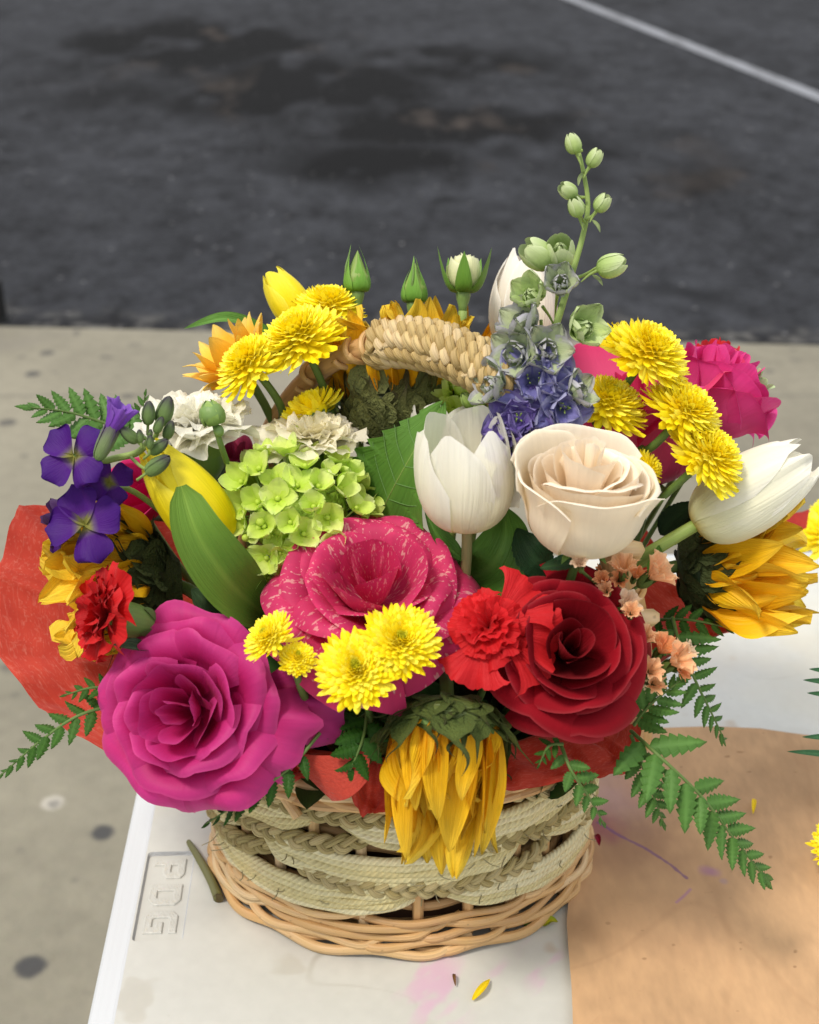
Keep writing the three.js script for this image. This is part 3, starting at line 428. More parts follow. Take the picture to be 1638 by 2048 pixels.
// wilted, folded and crumpled rays
const crumpleVar = (seed) => { const g = rng(seed), f = .35 + .7 * g(), tw = 1.8 * (g() - .5), cv = 1.1 * (g() - .5), sk = .5 * (g() - .5), wl = .1 + .2 * g(), rp = 4 + 5 * g(), p1 = g() * 6, W = .17 + .1 * g(), tipc = g() < .4 ? .8 * g() : 0; return grid(12, 18, (a, b) => { const u = a * 2 - 1, w = W * Math.pow(Math.sin(Math.PI * Math.pow(clamp(.05 + b * .93), .8)), .7) + .003, tx = tw * b * b, pl = Math.abs(u) - .5 + .35 * Math.sin(u * 5 + b * 4 + p1), x = u * w * (1 - .25 * f * .5), z = f * pl * w + wl * .3 * Math.sin(u * 4 + b * rp + p1) * b; return [x * Math.cos(tx) - z * Math.sin(tx) + sk * b * b + .06 * Math.sin(b * rp + p1) * b, b * (1 - .12 * Math.abs(cv) * b) - tipc * .12 * sm(.75, 1, b), x * Math.sin(tx) + z * Math.cos(tx) + cv * b * b * .45 + wl * .6 * Math.sin(b * rp) * b + tipc * .22 * sm(.7, 1, b)]; }, (a, b) => { const k = .94 + .12 * Math.sin(seed * 7 + a * 3), v = .06 * Math.sin(a * 34); return mix3(mix3(C('#ffaa08'), C('#ffc81a'), sm(0, .4, b)), C('#ffdc44'), clamp(sm(.4, 1, b) + v)).map((x) => Math.min(1, x * k)); }); };
const crumpleG = Array.from({ length: 18 }, (_, i) => crumpleVar(i * 13 + 7));
const paleG = Array.from({ length: 6 }, (_, i) => rayVar(i * 17 + 9, '#f0b428', '#fccc40', '#ffde74'));
const bractVar = (seed, long) => { const g = rng(seed), cv = .5 * (g() - .2), tw = .8 * (g() - .5), sk = .3 * (g() - .5); return grid(6, 16, (a, b) => { const u = a * 2 - 1, w = b < .62 ? .31 * Math.pow(Math.sin(Math.PI * Math.pow(.12 + b / .62 * .8, .8)), .7) * (1 - .75 * sm(.4, .62, b)) : .05 * (1 - (b - .62) / .38) + .004; const x = u * w * (1 + .04 * Math.sin(b * 60)), tx = tw * b, z = -.25 * u * u * w; return [x * Math.cos(tx) + sk * b * b + (b > .6 ? long * .2 * Math.sin((b - .6) * 7) : 0), b, z + x * Math.sin(tx) + cv * b * b + (b > .6 ? long * Math.pow(b - .6, 1.5) : 0)]; }, (a, b) => mix3(C('#78845a'), mix3(C('#848c58'), C('#706c54'), sm(.6, .9, b)), b).map((x) => x * (.85 + .25 * (1 - Math.abs(a * 2 - 1))))); };
const bractG = Array.from({ length: 8 }, (_, i) => bractVar(i * 7 + 2, (i % 3 - 1) * .8));
const rayM = petalM({ bumpScale: .0016, transmission: .28, roughness: .5 }), bractM = petalM({ color: '#a9b58a', transmission: .08, roughness: .72, bumpMap: blotT, bumpScale: .0012 });
const bractDark = petalM({ transmission: .05, roughness: .75, bumpMap: blotT, bumpScale: .0014, color: '#8d9482' });
const bractGrey = petalM({ color: '#f2e8d4', transmission: .05, roughness: .8, bumpMap: blotT, bumpScale: .0018 });
function sunflower(o, q) {
  const { R, L, n = 26, seed = 1, inc = .5, incV = .35, bL = .6, nb = 24, bInc = 1.2, bm = bractM, rows = 2, only, droop = null, lenV = .35, bOnly, wide = 1, back = 0, backH = .5, backL = 1, rays = rayG, focus, fw = .6 } = q, g = rng(seed);
  mesh('flower_back', new THREE.SphereGeometry(R, 28, 14, 0, TAU, Math.PI * .42, Math.PI * .58).scale(1, .5, 1), bm === bractM ? greenM.calyx : greenM.dark, o);
  mesh('disc', new THREE.SphereGeometry(R * .86, 24, 10, 0, TAU, 0, Math.PI / 2).scale(1, .25, 1).translate(0, R * .04, 0), plainM('#4a2f12', { bumpMap: blotT, bumpScale: .004 }), o);
  const FO = focus && o.worldToLocal(focus.clone());
  const D = droop && droop.clone().applyQuaternion(o.quaternion.clone().invert());
  for (let i = 0; i < n * rows; i++) {
    const a = i / n * TAU + .5 * (g() - .5), row = Math.floor(i / n); if (only && !only(a)) { g(); continue; }
    const e = inc * (1 - .3 * row) + incV * (g() - .5), rad = V(Math.sin(a), 0, Math.cos(a)); let d = rad.clone().multiplyScalar(Math.sin(e)).add(V(0, Math.cos(e), 0));
    if (D) d.addScaledVector(D, .5 + .5 * g()).normalize();
    if (FO) d.lerp(FO.clone().sub(rad.clone().multiplyScalar(R)).normalize(), fw * (.6 + .6 * g())).normalize();
    const LL = L * (1 - lenV * g()), qn = frameN(d, rad.clone().addScaledVector(V(Math.cos(a), 0, -Math.sin(a)), .7 * (g() - .5)));
    mesh('petal', rays[Math.floor(g() * rays.length)], rayM, o, rad.clone().multiplyScalar(R * (.98 - .12 * row)).add(V(0, R * (.02 + .05 * row), 0)), qn, V(LL * wide * (.85 + .35 * g()), LL, LL));
  }
  for (let i = 0; i < back; i++) {
    const t = (i + .5) / back, e = lerp(.35, 1.25, Math.sqrt(t)), a = i * 2.39996 + .3 * g(), rad = V(Math.sin(a), 0, Math.cos(a)), pos = rad.clone().multiplyScalar(R * 1.02 * Math.sin(e)).add(V(0, -R * backH * Math.cos(e) - R * .02, 0)), out = rad.clone().multiplyScalar(Math.sin(e)).add(V(0, -Math.cos(e) / backH * .7, 0)).normalize(), dn_ = rad.clone().multiplyScalar(Math.cos(e) * .9 + .28).add(V(0, Math.sin(e) * backH + .15, 0)).normalize();
    const LL = R * backL * lerp(.75, 1.05, g()); mesh('bract', bractG[Math.floor(g() * 8)], bm, o, pos.addScaledVector(dn_, -.12 * LL), frameN(dn_, out.negate().addScaledVector(V(Math.cos(a), 0, -Math.sin(a)), .35 * (g() - .5))), V(LL * 1.35, LL, LL * .8));
  }
  for (let i = 0; i < nb; i++) {
    const row = i % 3, a = i / nb * TAU * 1.0 + .3 * (g() - .5), e = bInc - .1 * row + .35 * (g() - .5), rad = V(Math.sin(a), 0, Math.cos(a)); if (bOnly && !bOnly(a)) continue;
    const d = rad.clone().multiplyScalar(Math.sin(e)).add(V(0, Math.cos(e), 0)), qn = frameN(d, rad.clone().multiplyScalar(Math.cos(e)).add(V(0, -Math.sin(e), 0)).negate());
    const LL = L * bL * (.8 + .4 * g());
    mesh('bract', bractG[Math.floor(g() * 8)], bm, o, rad.clone().multiplyScalar(R * (1.02 - .18 * row)).add(V(0, -R * (.04 + .14 * row), 0)), qn, V(LL * 1.15, LL, LL));
  }
}
// carnation: many fan petals with toothed, frilled edges and a tubular calyx
const fanVar = (seed, ruff, teeth) => { const g = rng(seed), p1 = g() * 6, p2 = g() * 6, cv = .3 + .5 * g(); return grid(26, 10, (a, b) => { const u = a * 2 - 1, w = .14 + .95 * Math.pow(b, 1.05), edge = 1 - .34 * u * u + teeth * ((Math.abs(((a * 17 + seed * .37) % 1) - .5) * 2) - .5) + .05 * Math.sin(u * 6 + p1), L = b * lerp(1, edge, b * b * b), r = ruff * b * b * b * (Math.sin(u * 5.5 + p1) + .6 * Math.sin(u * 11 + p2)); return [u * w * .62 + .3 * r * Math.cos(u * 4), L, -cv * b * b * .45 + r + .1 * u * u]; }, (a, b) => { const k = .95 + .05 * b; return [k, k, k]; }); };
const fanG = Array.from({ length: 9 }, (_, i) => fanVar(i * 11 + 3, .06 + .016 * (i % 4), .06));
function carnation(o, q) {
  const { R, n = 30, seed = 1, mat, inc = 1.6, cal = true, calL = 1.1, calR = .32, only, pow = .7 } = q, g = rng(seed);
  for (let i = 0; i < n; i++) {
    const t = (i + .6) / n, a = i * 2.4 + .5 * g(), e = Math.pow(t, pow) * inc * (1 + .2 * (g() - .5)), rad = V(Math.sin(a), 0, Math.cos(a)), L = R * (.62 + .42 * t) * (.88 + .24 * g()); if (only && !only(a, t)) continue;
    const d = rad.clone().multiplyScalar(Math.sin(e)).add(V(0, Math.cos(e), 0)), up = rad.clone().multiplyScalar(-Math.cos(e)).add(V(0, Math.sin(e), 0));
    const m = Array.isArray(mat) ? mat[Math.floor(g() * mat.length)] : mat;
    mesh('petal', fanG[Math.floor(g() * 9)], m, o, rad.clone().multiplyScalar(R * .1 * t), frameN(d, up.addScaledVector(V(Math.cos(a), 0, -Math.sin(a)), .9 * (g() - .5))), V(L * lerp(.8, 1.1, t), L, L));
  }
  if (cal) {
    const c = part('calyx', o);
    mesh('calyx_tube', new THREE.LatheGeometry([[.0, -calL], [.16, -calL], [.24, -calL * .92], [calR, -calL * .6], [calR * 1.06, -calL * .25], [calR * .95, -.02], [calR * .8, .08]].map(([x, y]) => new THREE.Vector2(x * R, y * R)), 20), greenM.calyx, c);
    for (let i = 0; i < 5; i++) mesh('calyx_tooth', cupPetal({ phi: i * TAU / 5 + .4, w: .5, p: [[calR * R * 1.05, -calL * .3 * R], [calR * R * 1.1, -.1 * R], [calR * R * 1.1, .05 * R], [calR * R * 1.25, .18 * R]], er: .8, ep: 1.1, nu: 6, nv: 6, w0: 1, col: () => C('#7f9c50') }), petalGreen, c);
    for (let i = 0; i < 4; i++) mesh('bract', cupPetal({ phi: i * TAU / 4, w: .6, p: [[.17 * R, -calL * R], [.3 * R, -calL * .98 * R], [calR * .98 * R, -calL * .8 * R], [calR * 1.1 * R, -calL * .6 * R]], er: .7, ep: 1.3, nu: 6, nv: 6, w0: 1, col: () => C('#64824a') }), petalGreen, c);
  }
}
// leaf along a curve of points; W half width; n = face normal
function leafGeo(pts, W, n, o = {}) {
  const { teeth = 0, nt = 12, cup = .25, col = ['#4c6f2c', '#5b8034'], nu = 8, nv = 40, prof = (b) => Math.pow(Math.sin(Math.PI * Math.pow(clamp(b * .98 + .02), .8)), .8), wave = 0, notch } = o, c = new THREE.CatmullRomCurve3(pts), A = C(col[0]), B = C(col[1]);
  return grid(nu, nv, (a, b) => {
    const u = a * 2 - 1, p = c.getPointAt(clamp(b)), t = c.getTangentAt(clamp(b)), s = t.clone().cross(n).normalize(), m = s.clone().cross(t).normalize();
    const saw = teeth ? ((b * nt) % 1) : 0, w = W * prof(b) * (1 - (teeth ? teeth * saw * Math.abs(u) * sm(.97, .9, b) : 0)) + .0001;
    p.addScaledVector(s, u * w).addScaledVector(m, cup * W * (u * u) * prof(b) + wave * W * Math.sin(b * 9 + u * 2) * Math.abs(u));
    if (teeth) p.addScaledVector(t, Math.abs(u) * W * .12);
    return [p.x, p.y, p.z];
  }, (a, b) => { const u = Math.abs(a * 2 - 1); return mix3(A, B, clamp(.3 * b + .55 * Math.exp(-u * 14) + .3 * (fbm(a * 8, b * 3, 2) - .3))); });
}
const leafM = petalM({ transmission: .18, roughness: .42, bumpScale: .0009 });
// fern frond: rachis through the points, toothed leaflets both sides
const leafletVar = (k) => { const nt = [6, 5, 7][k]; return grid(4, 42, (a, b) => { const u = a * 2 - 1, base = Math.pow(Math.sin(Math.PI * Math.pow(clamp(.05 + b * .95), .62)), .75), saw = (b * nt) % 1, lobe = 1 - .38 * Math.pow(saw, 1.4) * sm(0, .12, b); const w = .235 * base * lobe; return [u * w, b + Math.abs(u) * .07 * (1 - b), -.05 * u * u + .14 * b * b * (k - .6)]; }, (a, b) => mix3(C('#47702f'), C('#628e46'), .55 * Math.exp(-Math.abs(a * 2 - 1) * 5) + .35 * b)); };
const leafletG = [0, 1, 2].map(leafletVar);
const fernM = [petalM({ transmission: .15, roughness: .4, color: '#ffffff' }), petalM({ transmission: .15, roughness: .45, color: '#c4d4b0' }), petalM({ transmission: .12, roughness: .35, color: '#8fb07c' })];
function fern(name, label, pts, L, n, q = {}) {
  const { mi = 0, N = dir3([0, .5, 1]), group, ang = .95, seed = 1, start = .12, wide = 1, lp = (s) => Math.pow(Math.sin(Math.PI * lerp(.28, .96, s)), .8), sides = [1, 1], cat = 'fern frond' } = q, P = pts.map((p) => at(...p)), c = new THREE.CatmullRomCurve3(P), o = thing(name, label, cat, P[0], null, group), g = rng(seed), k = P[0].k, loc = (v) => v.clone().sub(P[0]);
  mesh('rachis', tube(P.map(loc), (s) => k * lerp(4.2, 1.4, s), 26, 6), greenM.stem, o);
  for (let i = 0; i < n; i++) for (const sd of [1, -1]) {
    const s = lerp(start, .985, (i + (sd > 0 ? 0 : .5)) / (n - .5)); if (s > .99) continue; if (g() > sides[sd > 0 ? 0 : 1]) continue;
    const p = c.getPointAt(s), t = c.getTangentAt(s), side = t.clone().cross(N).normalize(), a = ang * lerp(1.08, .42, s * s), d = t.clone().multiplyScalar(Math.cos(a)).addScaledVector(side, sd * Math.sin(a)).addScaledVector(N, .5 * (g() - .6)).normalize(), LL = k * L * lp(s) * (.9 + .2 * g());
    mesh('leaflet', leafletG[Math.floor(g() * 3)], fernM[mi], o, loc(p), frameN(d, N.clone().addScaledVector(side, .9 * (g() - .5)).addScaledVector(t, .5 * (g() - .5))), V(LL * wide, LL, LL));
  }
  mesh('leaflet', leafletG[0], fernM[mi], o, loc(c.getPointAt(.965)), frameN(c.getTangentAt(1), N), V(k * L * .4, k * L * .5, k * L * .5));
  return o;
}
// ---------------------------------------------------------------- the big roses
const roseM = petalM({ roughness: .6 });
const flat = (o, x, y, z) => { o.scale.set(x, y, z); o.updateMatrixWorld(); return o; };
{
  const o = put('rose', 'large ruffled magenta rose at the front left, above the logo corner of the table', 'rose', 392, 1420, .112, [-.22, .12, 1], .6), k = o.k;
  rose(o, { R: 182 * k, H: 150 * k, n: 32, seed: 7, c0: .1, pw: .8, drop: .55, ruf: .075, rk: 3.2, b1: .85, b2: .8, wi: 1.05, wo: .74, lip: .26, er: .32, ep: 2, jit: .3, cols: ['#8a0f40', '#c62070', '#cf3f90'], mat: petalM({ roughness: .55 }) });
  stem(o, 9 * k, greenM.stem, -12 * k);
  const gA = cupPetal({ phi: .72, w: .5, p: [[20 * k, -40 * k], [110 * k, 0], [180 * k, 50 * k], [226 * k, 34 * k]], er: .3, ep: 2, lip: .16, ruf: .1, seed: 4, nu: 20, nv: 18, col: shade(C('#8a0f40'), C('#c22470'), C('#cb3e8c')) }); mesh('petal', gA, roseM, o);
  const gB = cupPetal({ phi: 1.0, w: .42, p: [[20 * k, -50 * k], [120 * k, -40 * k], [200 * k, 10 * k], [266 * k, -16 * k]], er: .3, ep: 2, lip: .16, ruf: .1, seed: 9, nu: 20, nv: 18, col: shade(C('#8a0f40'), C('#ba2470'), C('#c43e8c')) }); mesh('petal', gB, roseM, o);
}
{
  const map = tex(512, (u, v) => { const a = fbm(u * 60 + 3 * fbm(u * 6, v * 5, 2), v * 13, 3), b = fbm(u * 16 + 70, v * 5, 3), c = fbm(u * 5 + 9, v * 2.2, 3), s = clamp(sm(.665, .71, a) * .65 + sm(.8, .83, b) * .8 + sm(.76, .775, c)); const n = .88 + .22 * fbm(u * 30, v * 4, 3); return mix3(C('#d63a70'), C('#f6c6be'), s * .85).map((x) => x * n); }, true);
  const o = put('rose', 'wide open deep pink rose with pale streaks and flecks, in the middle of the bouquet', 'rose', 746, 1208, .078, [0, .7, .71], 1.9), k = o.k;
  rose(o, { R: 196 * k, H: 142 * k, n: 21, seed: 5, c0: .1, pw: .82, drop: .55, gap: .16, inner: 4, ruf: .05, rk: 2.8, b1: .85, b2: .8, wi: 1.7, wo: .88, lip: .3, lipU: .4, tip: .04, er: .28, ep: 2.2, cols: ['#e4dcdc', '#f8f2f2', '#ffffff'], mat: petalM({ map, roughness: .6 }) });
  stem(o, 9 * k);
}
{
  const o = put('rose', 'velvety dark red rose with a deep spiral centre, at the front right', 'rose', 1126, 1312, .105, [.05, .33, 1], 2.6), k = o.k;
  const mat = petalM({ roughness: .8, sheen: .18, sheenColor: new THREE.Color('#ff2030'), sheenRoughness: .5, transmission: .08, specularIntensity: .3 });
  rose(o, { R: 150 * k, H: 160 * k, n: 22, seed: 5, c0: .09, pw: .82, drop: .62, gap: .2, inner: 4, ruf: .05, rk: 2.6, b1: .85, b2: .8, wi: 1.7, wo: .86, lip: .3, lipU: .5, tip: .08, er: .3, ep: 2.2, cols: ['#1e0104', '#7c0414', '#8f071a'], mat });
  stem(o, 9 * k);
}
{
  const o = put('rose', 'cream white rose with a tight swirl of petals beside the open white tulip', 'rose', 1158, 1085, .085, [.06, .9, .55], .4), k = o.k;
  rose(o, { R: 108 * k, H: 232 * k, n: 17, seed: 33, c0: .09, pw: .9, drop: .2, ruf: .03, rk: 3, b1: 1.06, b2: .98, wi: 1.8, wo: 1.05, lip: .3, lipU: .1, er: .08, ep: 4, cols: ['#e6dcba', '#fbead2', '#fff4e0'], mat: petalM({ roughness: .6, transmission: .3 }) });
  for (const [ph, s] of [[-.2, 1], [1.35, .96], [-1.75, 1.02], [2.9, 1.05], [-2.6, 1]]) mesh('petal', cupPetal({ phi: ph, w: 1.05, p: [[8 * k, -10 * k], [150 * k * s, -12 * k], [116 * k * s, 160 * k], [119 * k * s, (ph < 0 && ph > -2 ? 208 : 186) * k * (Math.abs(ph) > 2 ? 1.22 : 1)]], er: .13, ep: 3.4, lip: .3, lipU: .1, sp: .04, ruf: .035, seed: ph * 3 + 9, nu: 22, nv: 18, col: shade(C('#eceac4'), C('#faeed4'), C('#fff6e2')) }), petalM({ roughness: .6, transmission: .3 }), o);
  stem(o, 9 * k);
}
{ // big pink rose seen from the side, back right
  const o = put('rose', 'hot pink rose seen from the side behind the right-hand yellow chrysanthemums', 'rose', 1285, 962, -.05, [-.2, .97, .2], 0), k = o.k;
  rose(o, { R: 140 * k, H: 225 * k, n: 14, seed: 12, c0: .12, drop: .15, b1: 1.15, b2: 1, wi: 1.6, wo: 1.0, lip: .25, er: .2, ruf: .04, cols: ['#a02848', '#e05a88', '#d01a5c'], mat: roseM });
  for (const [ph, h, r] of [[-.6, 262, 165], [.9, 245, 160], [-1.7, 300, 196], [2.2, 285, 175], [-2.9, 318, 185]]) mesh('petal', cupPetal({ phi: ph, w: 1.0, p: [[8 * k, -8 * k], [r * 1.3 * k, -12 * k], [r * .98 * k, h * .75 * k], [r * 1.1 * k, h * k]], er: .22, lip: .34, lipU: .3, ruf: .05, rk: 4, seed: ph + 8, nu: 20, nv: 16, col: shade(C('#a83058'), C('#e85a8c'), C('#d0145c')) }), roseM, o);
  stem(o, 9 * k);
}
{
  const o = put('rose', 'bright pink rose at the far right, above the leaning white tulip', 'rose', 1382, 855, -.055, [.55, .74, .25], 1), k = o.k;
  rose(o, { R: 124 * k, H: 190 * k, n: 26, seed: 44, c0: .09, drop: .3, b1: 1.05, b2: .86, wi: 1.4, wo: .85, lip: .24, er: .25, ruf: .05, rk: 3, jit: .3, cols: ['#b82464', '#e8559a', '#e03f94'], mat: roseM });
  stem(o, 8 * k);
}
{ // roses mostly hidden behind
  const o = put('rose', 'crimson pink rose half hidden behind the yellow tulip and purple stock', 'rose', 290, 1030, -.06, [-.3, .7, .6], 2), k = o.k;
  rose(o, { R: 100 * k, H: 110 * k, n: 16, seed: 61, c0: .12, cols: ['#a01048', '#d81c6c', '#cf2070'], mat: roseM, lip: .2 }); stem(o, 8 * k);
  const b = put('rose', 'dusky burgundy rose mostly hidden behind the white carnation calyx', 'rose', 470, 985, -.055, [-.1, .75, .5], 3), kb = b.k;
  rose(b, { R: 75 * kb, H: 130 * kb, n: 12, seed: 63, c0: .12, b1: 1.1, b2: 1, cols: ['#6a1230', '#9a2a52', '#a83a62'], mat: roseM, lip: .2 }); stem(b, 8 * kb);
  const c = put('rose', 'pink rose glimpsed below the handle, behind the top sunflower', 'rose', 742, 765, -.115, [0, .8, .5], 3), kc = c.k;
  rose(c, { R: 62 * kc, H: 80 * kc, n: 12, seed: 65, c0: .12, cols: ['#c02870', '#e8509c', '#ee6cb0'], mat: roseM, lip: .2 }); stem(c, 7 * kc);
  const d = put('rose', 'small red bloom at the top right behind the bright pink rose', 'rose', 1428, 762, -.1, [.2, 1, .1], 1), kd_ = d.k;
  rose(d, { R: 56 * kd_, H: 92 * kd_, n: 11, seed: 66, c0: .14, b1: 1.1, b2: 1, cols: ['#a01018', '#d8202a', '#d62630'], mat: roseM, lip: .25 }); stem(d, 6 * kd_);
}
// ---------------------------------------------------------------- tulips
const tulM = petalM({ roughness: .42, transmission: .32, bumpScale: .0007 });
const WT = ['#f2efb8', '#fbf9e6', '#fdfcf4'];
{
  let o = put('tulip', 'open white tulip at the centre, in front of the broad toothed leaf', 'tulip', 934, 1056, .06, [-.04, .93, .46], .5), k = o.k;
  tulip(o, { R: 93 * k, H: 230 * k, seed: .25, cols: WT, open: .6, mat: tulM, base: '#e8c860' });
  mesh('petal', cupPetal({ phi: 1.35, w: .5, p: [[10 * k, 10 * k], [100 * k, 10 * k], [106 * k, 140 * k], [84 * k, 212 * k]], er: .5, lip: .2, seed: 3, col: () => C('#f0eedc') }), tulM, o);
  stem(o, 11 * k, plainM('#9a9a66'), 4 * k);
  o = put('tulip', 'white tulip leaning out to the right, yellow at its base', 'tulip', 1388, 1052, .02, [.86, .52, .12], .3); k = o.k;
  tulip(o, { R: 82 * k, H: 262 * k, seed: .6, cols: ['#ecefb8', '#f8f8e0', '#fdfcf2'], open: .25, mat: tulM, base: '#e4c24a' });
  stem(o, 13 * k, greenM.pale, 4 * k, .05, at(1290, 1120, 0));
  o = put('tulip', 'tall white tulip standing behind the larkspur, above the rope handle', 'tulip', 1052, 712, -.1, [-.02, 1, -.1], .2); k = o.k;
  tulip(o, { R: 78 * k, H: 212 * k, seed: .1, cols: ['#efe6c0', '#f4ecdc', '#f6f3ea'], open: .05, mat: tulM, base: '#e8b820' });
  stem(o, 10 * k, greenM.pale);
  o = put('tulip', 'white tulip with only its petal tips showing behind the toothed leaf', 'tulip', 890, 960, .0, [-.05, 1, .1], .9); k = o.k;
  tulip(o, { R: 62 * k, H: 150 * k, seed: 1.9, cols: WT, open: .75, mat: tulM }); stem(o, 9 * k);
  const YT = ['#fbd80a', '#ffee14', '#fff24a'];
  o = put('tulip', 'closed yellow tulip at the left behind a broad green leaf', 'tulip', 448, 1092, .045, [-.56, .8, .25], .9); k = o.k;
  tulip(o, { R: 72 * k, H: 250 * k, seed: .35, cols: YT, open: .0, mat: tulM }); stem(o, 10 * k);
  o = put('tulip', 'yellow tulip at the top left, leaning left behind the chrysanthemums', 'tulip', 612, 655, -.1, [-.6, .95, 0], .2); k = o.k;
  tulip(o, { R: 42 * k, H: 132 * k, seed: .7, cols: YT, open: .22, mat: tulM }); stem(o, 8 * k);
}
// ---------------------------------------------------------------- chrysanthemums
{
  const mums = [
    ['large yellow chrysanthemum at the top left, in front of the cane handle', 606, 688, -.03, [-.42, .8, .5], 96, 290, 3, [780, 900]],
    ['yellow chrysanthemum at the top left, lower left of the largest one', 508, 738, -.025, [-.6, .7, .45], 84, 250, 4],
    ['yellow chrysanthemum at the top left, tucked behind the large one and beside a yellow tulip', 655, 622, -.08, [.1, .95, .3], 72, 200, 6],
    ['small yellow chrysanthemum seen from the side above the cream carnation', 632, 830, -.02, [-.42, .88, -.12], 68, 130, 7],
    ['yellow chrysanthemum highest at the right, on a long green stem', 1288, 716, .0, [.42, .72, .56], 94, 290, 8],
    ['yellow chrysanthemum behind the green stem, between larkspur and cream rose', 1212, 818, .005, [.3, .75, .5], 84, 230, 9],
    ['yellow chrysanthemum at the right, in front of the pink roses', 1362, 832, .015, [.5, .68, .5], 88, 270, 12],
    ['yellow chrysanthemum at the right, touching the leaning white tulip', 1408, 920, .03, [.55, .6, .55], 88, 270, 13],
    ['yellow chrysanthemum peeping out behind the right edge of the cream rose', 1290, 940, .025, [.8, .3, .4], 44, 130, 14],
    ['small yellow chrysanthemum in front, turned left over the magenta rose', 541, 1276, .13, [-.55, .62, .55], 58, 190, 15],
    ['yellow button chrysanthemum in front, lowest left of the four, half open', 594, 1322, .135, [.12, .55, .75], 46, 210, 16],
    ['yellow chrysanthemum in front, lowest, facing the camera', 716, 1343, .14, [-.12, .5, .92], 84, 240, 17],
    ['yellow chrysanthemum in front, over the lower edge of the streaked rose', 800, 1286, .13, [.16, .55, .88], 80, 240, 18],
  ];
  mums.forEach(([l, x, y, z, d, R, n, s], i) => {
    const o = put('chrysanthemum', l, 'chrysanthemum', x, y, z, d, s, i > 8 ? 'yellow chrysanthemums at the front' : 'yellow chrysanthemums at the back'), k = o.k, button = i === 10;
    mum(o, { R: R * k, n, seed: s * 17, inc: button ? 1.5 : i === 3 ? 1.35 : i > 10 ? 1.5 : i > 8 ? 1.62 : 1.85, dome: button ? .62 : i > 8 ? .34 : .52, len: button ? .36 : .56, core: i > 8 ? 1 : .4, single: 54, miss: i === 3 ? .2 : 0 });
    const far = { 4: [1190, 850], 6: [1280, 895], 7: [1270, 1035], 0: [668, 850], 1: [560, 850] }[i];
    stem(o, 8 * k, greenM.stem, -8 * k, .03, far && at(far[0], far[1], z - .01));
    if (i === 9) mesh('petal', floretG[1], mumM[0], o, V(0, 0, 0), frameN(V(-.1, -.95, .6).normalize(), V(0, 0, 1)), V(70 * k, 80 * k, 70 * k));
  });
}
